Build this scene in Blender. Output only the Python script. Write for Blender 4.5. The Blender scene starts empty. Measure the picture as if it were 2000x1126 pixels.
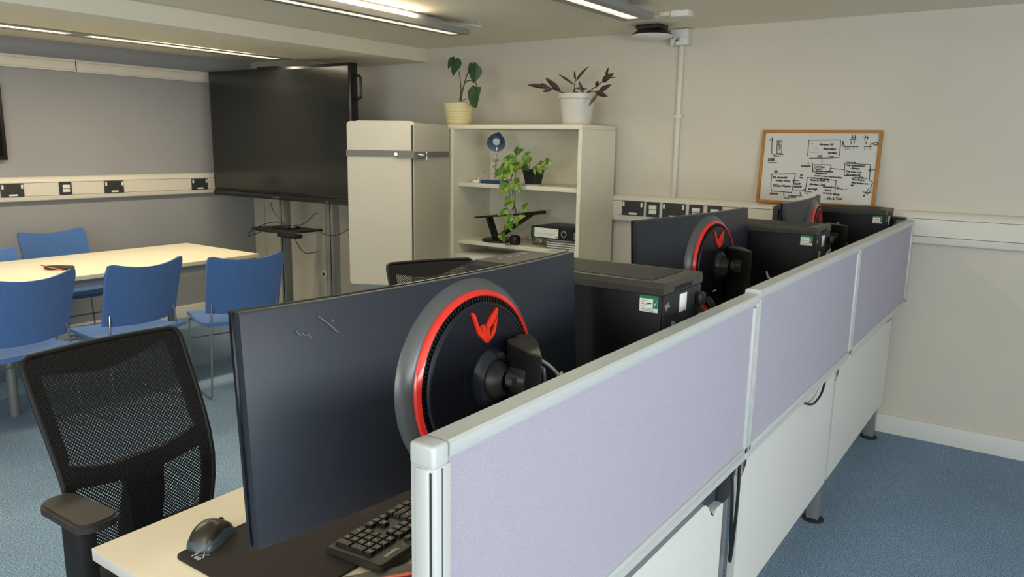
import bpy, bmesh, math, random
import numpy as np
from mathutils import Vector, Matrix, Euler
C = bpy.context.scene.collection
scene = bpy.context.scene
PI = math.pi
random.seed(7)

# ------------------------------------------------------------------ camera, world, light, exposure
CAM = Vector((0, 0, 1.5))
FPX, YAW, PITCH, ROLL = 1488.885, 0.613936, -0.186618, 0.016147
def cam_axes():
    cy, sy, cp, sp = math.cos(YAW), math.sin(YAW), math.cos(PITCH), math.sin(PITCH)
    f = Vector((-sy*cp, cy*cp, sp)); r = Vector((cy, sy, 0)); u = r.cross(f)
    c, s = math.cos(ROLL), math.sin(ROLL)
    return r*c + u*s, u*c - r*s, f
RT, UP, FW = cam_axes()
cd = bpy.data.cameras.new('camera'); cam = bpy.data.objects.new('camera', cd); C.objects.link(cam)
cd.sensor_width = 36; cd.lens = FPX*36/2000; cd.clip_start = 0.02; cd.clip_end = 60
m = Matrix((RT, UP, -FW)).transposed().to_4x4(); m.translation = CAM; cam.matrix_world = m
scene.camera = cam
scene.view_settings.view_transform = 'Standard'
scene.view_settings.look = 'None'
scene.view_settings.exposure = 0.55
scene.view_settings.gamma = 1.0
scene.view_settings.use_curve_mapping = False
w = bpy.data.worlds.new('world'); scene.world = w; w.use_nodes = True
w.node_tree.nodes['Background'].inputs[0].default_value = (0.8, 0.9, 1.0, 1)
w.node_tree.nodes['Background'].inputs[1].default_value = 1.5

def area(name, loc, rot, sx, sy, power, col):
    l = bpy.data.lights.new(name, 'AREA'); l.shape = 'RECTANGLE'; l.size = sx; l.size_y = sy
    l.energy = power; l.color = col
    o = bpy.data.objects.new(name, l); C.objects.link(o); o.location = loc; o.rotation_euler = rot
    return o
WARM = (1.0, 0.86, 0.62)
# daylight at the two windows (behind and to the right of the camera)
area('daylight_right', (2.56, -0.4, 1.25), (0, PI/2, 0), 1.0, 3.2, 76, (0.89, 0.945, 1.0))
area('daylight_front', (-0.6, -2.95, 1.45), (PI/2, 0, 0), 2.6, 1.0, 30, (0.95, 0.97, 1.0))

def ray(x, y):
    return FW + RT*((x-1000)/FPX) - UP*((y-563)/FPX)
def at(x, y, X=None, Y=None, Z=None):
    d = ray(x, y)
    t = X/d.x if X is not None else (Y/d.y if Y is not None else (Z-1.5)/d.z)
    return CAM + d*t

# ------------------------------------------------------------------ materials
def lin(c):
    return tuple((v/255/12.92 if v/255 <= .04045 else ((v/255+.055)/1.055)**2.4) for v in c)
def base(name):
    mt = bpy.data.materials.new(name); mt.use_nodes = True
    return mt, mt.node_tree.nodes, mt.node_tree.links, mt.node_tree.nodes['Principled BSDF']
def M(name, col, rough=.5, metal=0, noise=0, nscale=30, bump=0, bscale=200, coat=0, trans=0, spec=None, emit=0):
    mt, N, L, b = base(name)
    c = lin(col) + (1,)
    b.inputs['Base Color'].default_value = c
    b.inputs['Roughness'].default_value = rough; b.inputs['Metallic'].default_value = metal
    if coat: b.inputs['Coat Weight'].default_value = coat; b.inputs['Coat Roughness'].default_value = .1
    if trans: b.inputs['Transmission Weight'].default_value = trans
    if spec is not None: b.inputs['Specular IOR Level'].default_value = spec
    if emit: b.inputs['Emission Color'].default_value = c; b.inputs['Emission Strength'].default_value = emit
    tc = N.new('ShaderNodeTexCoord')
    if noise:
        n = N.new('ShaderNodeTexNoise'); n.inputs['Scale'].default_value = nscale; n.inputs['Detail'].default_value = 4
        L.new(tc.outputs['Object'], n.inputs['Vector'])
        r = N.new('ShaderNodeValToRGB')
        r.color_ramp.elements[0].position = .3; r.color_ramp.elements[1].position = .7
        r.color_ramp.elements[0].color = tuple(v*(1-noise) for v in c[:3]) + (1,)
        r.color_ramp.elements[1].color = tuple(min(1, v*(1+noise)) for v in c[:3]) + (1,)
        L.new(n.outputs['Fac'], r.inputs['Fac']); L.new(r.outputs['Color'], b.inputs['Base Color'])
    if bump:
        n2 = N.new('ShaderNodeTexNoise'); n2.inputs['Scale'].default_value = bscale; n2.inputs['Detail'].default_value = 3
        L.new(tc.outputs['Object'], n2.inputs['Vector'])
        bp = N.new('ShaderNodeBump'); bp.inputs['Strength'].default_value = bump; bp.inputs['Distance'].default_value = .004
        L.new(n2.outputs['Fac'], bp.inputs['Height']); L.new(bp.outputs['Normal'], b.inputs['Normal'])
    return mt
def carpet_mat():
    mt, N, L, b = base('blue_carpet')
    tc = N.new('ShaderNodeTexCoord')
    v = N.new('ShaderNodeTexNoise'); v.inputs['Scale'].default_value = 210; v.inputs['Detail'].default_value = 5; v.inputs['Roughness'].default_value = .75
    n = N.new('ShaderNodeTexNoise'); n.inputs['Scale'].default_value = 2.2
    L.new(tc.outputs['Object'], v.inputs['Vector']); L.new(tc.outputs['Object'], n.inputs['Vector'])
    r = N.new('ShaderNodeValToRGB'); e = r.color_ramp.elements
    e[0].position = .34; e[0].color = lin((56, 84, 114)) + (1,)
    e[1].position = .66; e[1].color = lin((216, 236, 250)) + (1,)
    k = e.new(.5); k.color = lin((122, 152, 182)) + (1,)
    L.new(v.outputs['Fac'], r.inputs['Fac'])
    mx = N.new('ShaderNodeMixRGB'); mx.blend_type = 'MULTIPLY'; mx.inputs[0].default_value = .25
    L.new(r.outputs['Color'], mx.inputs[1]); L.new(n.outputs['Fac'], mx.inputs[2])
    L.new(mx.outputs[0], b.inputs['Base Color']); b.inputs['Roughness'].default_value = .95
    b.inputs['Specular IOR Level'].default_value = .1
    bp = N.new('ShaderNodeBump'); bp.inputs['Strength'].default_value = .4; bp.inputs['Distance'].default_value = .004
    L.new(v.outputs['Fac'], bp.inputs['Height']); L.new(bp.outputs['Normal'], b.inputs['Normal'])
    return mt
def fabric_mat(name, c1, c2, sc, stretch=(1, 1, 1), bump=.4):
    mt, N, L, b = base(name)
    tc = N.new('ShaderNodeTexCoord'); mp = N.new('ShaderNodeMapping'); mp.inputs['Scale'].default_value = stretch
    v = N.new('ShaderNodeTexNoise'); v.inputs['Scale'].default_value = sc; v.inputs['Detail'].default_value = 3
    L.new(tc.outputs['Object'], mp.inputs['Vector']); L.new(mp.outputs['Vector'], v.inputs['Vector'])
    r = N.new('ShaderNodeValToRGB'); e = r.color_ramp.elements
    e[0].position = .35; e[0].color = lin(c1) + (1,); e[1].position = .65; e[1].color = lin(c2) + (1,)
    L.new(v.outputs['Fac'], r.inputs['Fac']); L.new(r.outputs['Color'], b.inputs['Base Color'])
    b.inputs['Roughness'].default_value = .9; b.inputs['Specular IOR Level'].default_value = .15
    b.inputs['Sheen Weight'].default_value = .2
    bp = N.new('ShaderNodeBump'); bp.inputs['Strength'].default_value = bump; bp.inputs['Distance'].default_value = .002
    L.new(v.outputs['Fac'], bp.inputs['Height']); L.new(bp.outputs['Normal'], b.inputs['Normal'])
    return mt
def mesh_mat(name, col, pitch, thr):
    """woven mesh: rows of small see-through holes"""
    mt, N, L, b = base(name)
    b.inputs['Base Color'].default_value = lin(col) + (1,); b.inputs['Roughness'].default_value = .8
    tc = N.new('ShaderNodeTexCoord'); sp = N.new('ShaderNodeSeparateXYZ'); L.new(tc.outputs['Object'], sp.inputs[0])
    def wave(a, c):
        m1 = N.new('ShaderNodeMath'); m1.operation = 'MULTIPLY'; m1.inputs[1].default_value = a; L.new(sp.outputs['Y'], m1.inputs[0])
        m2 = N.new('ShaderNodeMath'); m2.operation = 'MULTIPLY_ADD'; m2.inputs[1].default_value = c
        L.new(sp.outputs['Z'], m2.inputs[0]); L.new(m1.outputs[0], m2.inputs[2])
        s = N.new('ShaderNodeMath'); s.operation = 'SINE'; L.new(m2.outputs[0], s.inputs[0])
        return s
    k = 2*PI/pitch
    a, c = wave(k*.7, k*.7), wave(k*.7, -k*.7)
    pr = N.new('ShaderNodeMath'); pr.operation = 'ADD'; L.new(a.outputs[0], pr.inputs[0]); L.new(c.outputs[0], pr.inputs[1])
    g = N.new('ShaderNodeMath'); g.operation = 'LESS_THAN'; g.inputs[1].default_value = thr; L.new(pr.outputs[0], g.inputs[0])
    L.new(g.outputs[0], b.inputs['Alpha'])
    return mt
def leaf_mat(name, c1, c2, sc=25, pos=(.4, .6)):
    mt, N, L, b = base(name)
    tc = N.new('ShaderNodeTexCoord'); n = N.new('ShaderNodeTexNoise'); n.inputs['Scale'].default_value = sc; n.inputs['Detail'].default_value = 5
    L.new(tc.outputs['Object'], n.inputs['Vector'])
    r = N.new('ShaderNodeValToRGB'); e = r.color_ramp.elements
    e[0].position = pos[0]; e[0].color = lin(c1) + (1,); e[1].position = pos[1]; e[1].color = lin(c2) + (1,)
    L.new(n.outputs['Fac'], r.inputs['Fac']); L.new(r.outputs['Color'], b.inputs['Base Color'])
    b.inputs['Roughness'].default_value = .4
    return mt
def ground_mat(name, col, rough, dots):
    """dark rubbery pad with dust specks"""
    mt, N, L, b = base(name)
    tc = N.new('ShaderNodeTexCoord'); n = N.new('ShaderNodeTexNoise'); n.inputs['Scale'].default_value = 9; n.inputs['Detail'].default_value = 6
    L.new(tc.outputs['Object'], n.inputs['Vector'])
    r = N.new('ShaderNodeValToRGB'); e = r.color_ramp.elements
    e[0].position = .62; e[0].color = lin(col) + (1,); e[1].position = .8; e[1].color = lin(dots) + (1,)
    L.new(n.outputs['Fac'], r.inputs['Fac']); L.new(r.outputs['Color'], b.inputs['Base Color'])
    b.inputs['Roughness'].default_value = rough
    return mt

WALL = M('white_wall_paint', (212, 205, 190), .85, noise=.02, nscale=3, bump=.08, bscale=60)
CEIL = M('ceiling_paint', (236, 228, 207), .9, noise=.02, nscale=2)
GREYW = M('blue_grey_wall_paint', (154, 155, 158), .8, noise=.03, nscale=2)
CARPET = carpet_mat()
BASEB = M('white_gloss_trim', (220, 219, 213), .45)
PVC = M('white_pvc', (222, 217, 204), .4, noise=.01, nscale=5)
PLATE = M('charcoal_plate', (52, 55, 56), .45)
WHITEP = M('white_plastic', (232, 230, 224), .4)
SLOT = M('black_slot', (8, 8, 8), .7)
ALU = M('silver_powder_coat', (200, 203, 199), .42, .15)
ALU2 = M('grey_steel', (150, 152, 152), .4, .5)
LAV = fabric_mat('lavender_fabric', (162, 157, 171), (186, 180, 194), 420, (1, 1, 2.4), .8)
MODW = M('white_board', (222, 221, 214), .5)
MODE = M('board_edge', (196, 198, 192), .55)
DESK = M('cream_desktop', (240, 226, 196), .45, noise=.015, nscale=4)
DESKE = M('desk_edge_white', (218, 216, 208), .5)
TABLE = M('white_table_top', (238, 230, 204), .4)
BLK = M('black_plastic', (20, 20, 21), .45)
BLKG = M('gloss_black', (9, 9, 11), .12, coat=.5)
CASE = M('black_steel', (5, 5, 10), .45, noise=.05, spec=.25)
CASET = M('dark_grey_case', (58, 56, 50), .42)
CASEM = M('top_dust_mesh', (40, 38, 32), .6, bump=.5, bscale=900)
REAR = M('rear_steel', (38, 40, 44), .5)
MONB = M('slate_monitor_back', (36, 41, 50), .42, noise=.05, nscale=4)
MONR = M('satin_ring', (92, 92, 92), .30, .3)
DISC = M('disc_navy', (17, 20, 28), .35)
DISCG = M('satin_navy', (30, 35, 44), .25, .2)
RED = M('red_plastic', (222, 44, 30), .22, coat=.6)
REDD = M('red_emblem', (214, 46, 26), .35)
SCRN = M('dark_screen', (10, 10, 12), .12)
BLUEF = fabric_mat('blue_seat_fabric', (66, 102, 160), (86, 124, 182), 350, (1, 1, 1), .25)
CHROME = M('chrome_tube', (180, 178, 170), .22, .9)
MESH = mesh_mat('black_mesh', (22, 20, 18), .0064, .75)
CHF = M('black_chair_plastic', (17, 16, 16), .6)
CHP = M('armpad_brown_black', (50, 43, 38), .55)
CHFAB = fabric_mat('black_seat_fabric', (18, 18, 20), (30, 30, 32), 400)
TVB = M('tv_black', (14, 14, 14), .35)
TVS = M('tv_screen', (26, 28, 27), .17)
CABW = M('cream_white_laminate', (204, 197, 180), .5, noise=.01)
CABP = M('cream_panel', (216, 209, 190), .5)
STRAP = M('grey_strap', (128, 124, 118), .7, bump=.6, bscale=700)
BOOK = M('bookcase_laminate', (228, 224, 204), .55, noise=.015, nscale=6)
POTC = M('cream_pot', (226, 214, 160), .5)
POTW = M('cloudy_white_pot', (214, 212, 205), .35)
POTB = M('black_pot', (30, 31, 30), .5)
SOIL = M('potting_soil', (50, 38, 28), .95, noise=.4, nscale=80)
MINT = M('mint_saucer', (168, 206, 194), .35)
LEAFD = leaf_mat('dark_green_leaf', (20, 62, 26), (34, 82, 34), 18)
LEAFP = leaf_mat('pothos_leaf', (62, 108, 34), (150, 176, 62), 28, (.44, .62))
LEAFT = leaf_mat('purple_leaf', (54, 34, 46), (66, 52, 44), 20)
LEAFBR = leaf_mat('brown_leaf', (112, 74, 44), (92, 66, 44), 20)
STEM = M('green_stem', (70, 84, 40), .6)
STEMB = M('brown_stem', (70, 58, 36), .7)
LAMPB = M('blue_lamp_enamel', (38, 66, 110), .3)
LAMPG = M('grey_blue_reflector', (96, 122, 142), .35)
BULB = M('bulb_glass', (210, 210, 205), .15)
LAMPA = M('silver_arm', (190, 188, 182), .3, .7)
OAK = M('oak_frame', (176, 116, 40), .5, noise=.12, nscale=18)
WBD = M('whiteboard_surface', (205, 204, 198), .3)
INK = M('black_marker', (28, 26, 30), .6)
PAPER = M('paper_white', (230, 230, 222), .7)
GREEN = M('green_label', (22, 120, 62), .5)
RUBBER = M('dark_rubber', (30, 30, 30), .7)
CORD = M('black_cord', (20, 20, 20), .5)
CORDW = M('white_cord', (205, 203, 196), .5)
PAD = ground_mat('mouse_pad_cloth', (46, 38, 32), .85, (74, 64, 50))
KEYB = M('keyboard_base', (48, 43, 37), .5)
KEYC = M('keycap', (34, 31, 27), .45)
MOUT = M('mouse_top', (52, 45, 38), .3)
MOUB = M('mouse_band', (72, 84, 88), .3)
LUMB = M('luminaire_body', (150, 150, 150), .45, .2)
GLASS = M('clear_glass', (240, 245, 240), .05, trans=1)
def emis(name, col, s):
    mt, N, L, b = base(name); b.inputs['Base Color'].default_value = col + (1,)
    b.inputs['Emission Color'].default_value = col + (1,); b.inputs['Emission Strength'].default_value = s
    return mt
LAMPE = emis('lamp_glow', (1.0, .88, .66), 9)
TUBE = emis('uplight_tube', (1.0, .84, .55), 45)

# ------------------------------------------------------------------ mesh helpers
def new(): return bmesh.new()
def box(b, x0, x1, y0, y1, z0, z1, mi=0, bev=0, seg=2, mat=None):
    r = bmesh.ops.create_cube(b, size=1)
    vs = r['verts']
    for v in vs:
        v.co = Vector((x0+(v.co.x+.5)*(x1-x0), y0+(v.co.y+.5)*(y1-y0), z0+(v.co.z+.5)*(z1-z0)))
    fs = list({f for v in vs for f in v.link_faces})
    for f in fs: f.material_index = mi
    if bev:
        es = list({e for f in fs for e in f.edges})
        rr = bmesh.ops.bevel(b, geom=es, offset=bev, segments=seg, profile=.5, affect='EDGES')
        vs = list({v for f in rr['faces'] for v in f.verts} | {v for v in vs if v.is_valid})
        for f in rr['faces']: f.material_index = mi
    if mat is not None:
        vv = {v for v in vs if v.is_valid}
        vv |= {v for v0 in list(vv) for f in v0.link_faces for v in f.verts}
        for v in vv: v.co = mat @ v.co
    return b
def prism(b, pts, d, mi=0):
    """pts: closed loop of Vectors; d: extrusion Vector"""
    a = [b.verts.new(p) for p in pts]; c = [b.verts.new(Vector(p)+d) for p in pts]
    n = len(a); fs = [b.faces.new(a), b.faces.new(c[::-1])]
    for i in range(n): fs.append(b.faces.new((a[i], c[i], c[(i+1) % n], a[(i+1) % n])))
    for f in fs: f.material_index = mi
    bmesh.ops.triangulate(b, faces=[f for f in fs[:2] if len(f.verts) > 4])
    return b
def frame3(d):
    d = d.normalized(); u = d.orthogonal().normalized() if abs(d.z) > .95 else Vector((0, 0, 1)).cross(d).normalized()
    return u, d.cross(u)
def tube(b, pts, r, n=8, mi=0, closed=False):
    pts = [Vector(p) for p in pts]; rings = []
    N_ = len(pts)
    for i, p in enumerate(pts):
        if closed: d = pts[(i+1) % N_]-pts[i-1]
        else: d = pts[min(i+1, N_-1)]-pts[max(i-1, 0)]
        if i == 0 or True:
            if i == 0: u, v = frame3(d)
            else:
                dd = d.normalized(); u = (u-dd*u.dot(dd)).normalized(); v = dd.cross(u)
        rr = r[i] if isinstance(r, (list, tuple)) else r
        rings.append([b.verts.new(p+u*math.cos(2*PI*k/n)*rr+v*math.sin(2*PI*k/n)*rr) for k in range(n)])
    for i in range(N_ if closed else N_-1):
        A, B = rings[i], rings[(i+1) % N_]
        for k in range(n):
            f = b.faces.new((A[k], A[(k+1) % n], B[(k+1) % n], B[k])); f.material_index = mi
    if not closed:
        b.faces.new(rings[0][::-1]).material_index = mi; b.faces.new(rings[-1]).material_index = mi
    return b
def smooth(pts, k=6):
    """Catmull-Rom through the points"""
    pts = [Vector(p) for p in pts]; out = []
    for i in range(len(pts)-1):
        p0 = pts[max(i-1, 0)]; p1 = pts[i]; p2 = pts[i+1]; p3 = pts[min(i+2, len(pts)-1)]
        for j in range(k):
            t = j/k
            out.append(.5*((2*p1)+(p2-p0)*t+(2*p0-5*p1+4*p2-p3)*t*t+(3*p1-p0-3*p2+p3)*t**3))
    out.append(pts[-1]); return out
def fillet(pts, r, k=5):
    """round the corners of a polyline"""
    pts = [Vector(p) for p in pts]; out = [pts[0]]
    for i in range(1, len(pts)-1):
        a = (pts[i-1]-pts[i]); c = (pts[i+1]-pts[i])
        q = min(r, a.length*.45, c.length*.45); A = pts[i]+a.normalized()*q; B = pts[i]+c.normalized()*q
        for j in range(k+1):
            t = j/k; out.append(A*(1-t)**2+pts[i]*2*t*(1-t)+B*t*t)
    out.append(pts[-1]); return out
def cyl(b, p0, p1, r, n=24, mi=0, r2=None):
    return tube(b, [p0, p1], [r, r if r2 is None else r2], n, mi)
def lathe(b, prof, origin=(0, 0, 0), axis='z', n=32, mi=0, a0=0, a1=2*PI, caps=False):
    o = Vector(origin); full = abs(a1-a0-2*PI) < 1e-6; rings = []
    m_ = n if full else n+1
    for r, h in prof:
        ring = []
        for k in range(m_):
            a = a0+(a1-a0)*k/n; c, s = math.cos(a)*r, math.sin(a)*r
            ring.append(b.verts.new(o+(Vector((c, s, h)) if axis == 'z' else Vector((h, c, s)))))
        rings.append(ring)
    for i in range(len(rings)-1):
        for k in range(n):
            A, B = rings[i], rings[i+1]; k2 = (k+1) % m_
            try: b.faces.new((A[k], A[k2], B[k2], B[k])).material_index = mi
            except ValueError: pass
    if full and caps:
        for ring, pr in ((rings[0], prof[0]), (rings[-1], prof[-1])):
            if pr[0] > 1e-5:
                try: b.faces.new(ring).material_index = mi
                except ValueError: pass
    bmesh.ops.remove_doubles(b, verts=[v for r_ in rings for v in r_], dist=1e-6)
    return b
def sheet(b, fn, nu, nv, thick, tdir, mi=0):
    """closed slab following fn(u,v); tdir = Vector or function giving the thickness direction"""
    g = [[], []]
    for s in (0, 1):
        for i in range(nu+1):
            row = []
            for j in range(nv+1):
                p = Vector(fn(i/nu, j/nv)); d = tdir(i/nu, j/nv) if callable(tdir) else tdir
                row.append(b.verts.new(p+Vector(d)*thick*s))
            g[s].append(row)
    def q(*v):
        try: b.faces.new(v).material_index = mi
        except ValueError: pass
    for i in range(nu):
        for j in range(nv):
            q(g[0][i][j], g[0][i+1][j], g[0][i+1][j+1], g[0][i][j+1])
            q(g[1][i][j], g[1][i][j+1], g[1][i+1][j+1], g[1][i+1][j])
    for i in range(nu):
        q(g[0][i][0], g[1][i][0], g[1][i+1][0], g[0][i+1][0])
        q(g[0][i+1][nv], g[1][i+1][nv], g[1][i][nv], g[0][i][nv])
    for j in range(nv):
        q(g[0][0][j+1], g[1][0][j+1], g[1][0][j], g[0][0][j])
        q(g[0][nu][j], g[1][nu][j], g[1][nu][j+1], g[0][nu][j+1])
    return b
def rrect(w, h, r, n=5):
    """rounded rectangle outline centred on 0"""
    out = []
    for cx, cy, a in ((w/2-r, h/2-r, 0), (-w/2+r, h/2-r, PI/2), (-w/2+r, -h/2+r, PI), (w/2-r, -h/2+r, 1.5*PI)):
        for k in range(n+1):
            t = a+PI/2*k/n; out.append((cx+r*math.cos(t), cy+r*math.sin(t)))
    return out
def obj(name, b, mats, parent=None, ang=35, label=None):
    bmesh.ops.recalc_face_normals(b, faces=b.faces[:])
    me = bpy.data.meshes.new(name); b.to_mesh(me); b.free()
    for mt in (mats if isinstance(mats, (list, tuple)) else [mats]): me.materials.append(mt)
    me.polygons.foreach_set('use_smooth', [True]*len(me.polygons))
    me.set_sharp_from_angle(angle=math.radians(ang))
    o = bpy.data.objects.new(name, me); C.objects.link(o)
    if parent: o.parent = parent
    if label: o['label'] = label
    return o
def tag(o, label, cat, group=None, kind=None):
    o['label'] = label; o['category'] = cat
    if group: o['group'] = group
    if kind: o['kind'] = kind
    return o
def thing(name, label, cat, loc=(0, 0, 0), rz=0, group=None):
    o = bpy.data.objects.new(name, None); C.objects.link(o); o.empty_display_size = .05
    o.location = loc; o.rotation_euler = (0, 0, rz)
    return tag(o, label, cat, group)
def struct(name, b, mats):
    o = obj(name, b, mats); o['kind'] = 'structure'; return o
def kids(o): return [c for c in bpy.data.objects if c.parent == o]
def dup(root, loc=None, rz=None, label=None, group=None):
    def cp(o, par):
        c = o.copy(); C.objects.link(c); c.parent = par
        for k in kids(o): cp(k, c)
        return c
    r = cp(root, None)
    if loc is not None: r.location = loc
    if rz is not None: r.rotation_euler = (0, 0, rz)
    if label: r['label'] = label
    if group: r['group'] = group
    return r
def textmesh(body, size, extrude=0.0, bold=0):
    """flat text as list of (verts, faces) in the xy plane"""
    cu = bpy.data.curves.new('t', 'FONT'); cu.body = body; cu.size = size; cu.extrude = extrude; cu.resolution_u = 3; cu.offset = bold
    o = bpy.data.objects.new('t', cu); C.objects.link(o)
    dg = bpy.context.evaluated_depsgraph_get(); dg.update()
    me = bpy.data.meshes.new_from_object(o.evaluated_get(dg))
    vs = [v.co.copy() for v in me.vertices]; fs = [tuple(p.vertices) for p in me.polygons]
    bpy.data.objects.remove(o); bpy.data.curves.remove(cu); bpy.data.meshes.remove(me)
    return vs, fs
def addtext(b, body, size, fn, mi=0, extrude=0, bold=0):
    vs, fs = textmesh(body, size, extrude, bold)
    bv = [b.verts.new(fn(v)) for v in vs]
    for f in fs:
        try: b.faces.new([bv[i] for i in f]).material_index = mi
        except ValueError: pass
    return b

# ------------------------------------------------------------------ the room
XL, XR, YB, YF, H = -5.98, 2.62, 4.392, -3.0, 2.178
T = .12
struct('floor', box(new(), XL-T, XR+T, YF-T, YB+T, -.1, 0), CARPET)
struct('ceiling', box(new(), XL-T, XR+T, YF-T, YB+T, H, H+.1), CEIL)
struct('wall_back', box(new(), XL-T, XR+T, YB, YB+T, 0, H), WALL)
struct('wall_left', box(new(), XL-T, XL, YF, YB, 0, H), GREYW)
def wall_with_hole(axis, pos, a0, a1, h0, h1, z0, z1):
    b = new()
    for (u0, u1, v0, v1) in ((a0, h0, 0, H), (h1, a1, 0, H), (h0, h1, 0, z0), (h0, h1, z1, H)):
        if axis == 'x': box(b, pos, pos+T, u0, u1, v0, v1)
        else: box(b, u0, u1, pos-T, pos, v0, v1)
    return b
struct('wall_right', wall_with_hole('x', XR, YF, YB, -2.0, 1.2, .75, 1.75), WALL)
struct('wall_front', wall_with_hole('y', YF, XL, XR, -1.9, .7, .95, 1.95), WALL)
def window(name, axis, pos, a0, a1, z0, z1):
    b = new()
    def bx(u0, u1, v0, v1, w0=.02, w1=.08, mi=0):
        if axis == 'x': box(b, pos+w0, pos+w1, u0, u1, v0, v1, mi)
        else: box(b, u0, u1, pos-w1, pos-w0, v0, v1, mi)
    mid = (a0+a1)/2
    for u in (a0, mid-.025, a1-.05): bx(u, u+.05, z0, z1)
    bx(a0, a1, z0, z0+.05); bx(a0, a1, z1-.05, z1)
    o = struct(name, b, WHITEP)
    return o
window('window_1', 'x', XR, -2.0, 1.2, .75, 1.75)
window('window_2', 'y', YF, -1.9, .7, .95, 1.95)
struct('trim_1', box(new(), -4.60, -3.888, YF, YB, 2.083, H, bev=.003), CEIL)      # boxed beam under the ceiling
def skirting(name, p0, p1, nrm):
    b = new(); p0, p1, n = Vector(p0), Vector(p1), Vector(nrm)
    prof = [(0, 0), (.018, 0), (.018, .085), (.012, .098), (0, .10)]
    prism(b, [p0+n*x+Vector((0, 0, z)) for x, z in prof], p1-p0)
    return struct(name, b, BASEB)
skirting('baseboard_back', (XL, YB, 0), (XR, YB, 0), (0, -1, 0))
skirting('baseboard_left', (XL, YF, 0), (XL, YB-.02, 0), (1, 0, 0))
skirting('baseboard_right', (XR, YF, 0), (XR, YB-.02, 0), (-1, 0, 0))

# ------------------------------------------------------------------ trunking, sockets, conduit
def trunking(label, loc, rz, length, z0, z1, lid0, lid1, depth=.05):
    t = thing('dado_trunking', label, 'trunking', Vector(loc)+Vector((.002 if rz else 0, 0 if rz else -.002, 0)), rz)
    def pr(pts, nm):
        b = new(); prism(b, [Vector((0, -y, z)) for y, z in pts], Vector((length, 0, 0))); obj(nm, b, PVC, t)
    pr([(0, z1), (.026, z1-.002), (.040, z1-.012), (depth, lid1+.006), (depth, lid1+.0012), (0, lid1+.0012)], 'top_profile')
    pr([(0, lid1-.0012), (depth-.003, lid1-.0012), (depth-.003, lid0+.0012), (0, lid0+.0012)], 'lid')
    pr([(0, lid0-.0012), (depth, lid0-.0012), (depth, lid0-.006), (.042, z0+.008), (.03, z0), (0, z0)], 'bottom_profile')
    return t
trunking('white plastic dado trunking along the back wall, behind the towers and under the whiteboard', (-2.6, YB, 0), 0, XR+2.58, 1.033, 1.200, 1.076, 1.164)
trunking('white dado trunking with four outlets along the blue-grey wall, below the empty wall area', (XL, YF+.02, 0), PI/2, 7.36, 1.045, 1.220, 1.085, 1.178)
def upper(y0, y1, label):
    t = thing('wall_trunking', label, 'trunking', (XL, y0, 0), PI/2, None)
    b = new(); L_ = y1-y0
    prism(b, [Vector((0, -y, z)) for y, z in ((0, 2.056), (.03, 2.056), (.034, 2.05), (.034, 2.040), (.026, 2.037), (.026, 1.982), (.034, 1.979), (.034, 1.971), (0, 1.971))], Vector((L_, 0, 0)))
    obj('channel', b, PVC, t)
    b = new(); box(b, .002, L_-.002, -.031, -.025, 1.986, 2.033); obj('lid', b, PVC, t)
upper(YF+.02, 2.861, 'high white wall trunking near the ceiling, section left of the joint')
upper(2.864, YB-.02, 'high white wall trunking near the ceiling, section running right behind the big screen')

def socket(kind, label, loc, rz, grp):
    wd = .147 if kind == 'double' else .086
    t = thing('double_socket' if kind == 'double' else 'switched_outlet', label, 'socket', loc, rz, grp)
    b = new(); prism(b, [Vector((x, 0, z)) for x, z in rrect(wd, .092, .005, 3)], Vector((0, -.010, 0))); obj('plate', b, PLATE, t)
    if kind == 'double':
        for s in (-1, 1):
            b = new(); box(b, s*.062-.0065, s*.062+.0065, -.015, -.009, .010, .038, bev=.001); obj('rocker_switch', b, WHITEP, t)
        for cx in (-.034, .034):
            b = new()
            for dx, dz, ww, hh in ((0, .006, .005, .009), (-.011, -.014, .008, .004), (.011, -.014, .008, .004)):
                box(b, cx+dx-ww/2, cx+dx+ww/2, -.0112, -.0098, dz-hh/2, dz+hh/2)
            obj('pin_holes', b, SLOT, t)
        b = new(); box(b, -.024, .03, -.0108, -.0098, -.040, -.028); obj('label_sticker', b, WHITEP, t)
    else:
        b = new(); box(b, -.022, .028, -.017, -.009, .000, .026, bev=.002); obj('rocker_switch', b, WHITEP, t)
        b = new(); box(b, -.022, .028, -.014, -.009, -.028, -.004, bev=.002); box(b, -.022, .028, -.0145, -.0135, -.017, -.015); obj('fuse_carrier', b, WHITEP, t)
    return t
GL = 'charcoal outlets on the left wall trunking'; GB = 'charcoal outlets on the back wall trunking'
xl = XL+.048
socket('double', 'charcoal double socket on the blue-grey wall trunking, the leftmost one by the frame edge', (xl, 2.348, 1.130), PI/2, GL)
socket('single', 'small charcoal fused switch with white rocker on the blue-grey wall trunking', (xl, 2.702, 1.132), PI/2, GL)
socket('double', 'charcoal double socket in the middle of the blue-grey wall trunking, above the seated table', (xl, 3.059, 1.130), PI/2, GL)
socket('double', 'charcoal double socket on the trunking just left of the big black screen', (xl, 3.786, 1.128), PI/2, GL)
yb = YB-.048
socket('double', 'charcoal double socket nearest the white bookcase on the back wall trunking', (-2.143, yb, 1.120), 0, GB)
socket('single', 'charcoal fused switch between the two double sockets behind the middle monitor', (-2.008, yb, 1.120), 0, GB)
socket('double', 'charcoal double socket on the back wall, half hidden by the middle monitor top', (-1.869, yb, 1.120), 0, GB)
socket('single', 'charcoal fused switch on the back wall, right of the half-hidden double socket', (-1.729, yb, 1.120), 0, GB)
socket('single', 'charcoal outlet plate on the back wall, mostly hidden, furthest right above the middle monitor', (-1.615, yb, 1.120), 0, GB)
socket('double', 'charcoal socket on the back wall just left of the farthest computer tower', (-1.165, yb, 1.120), 0, GB)

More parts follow.
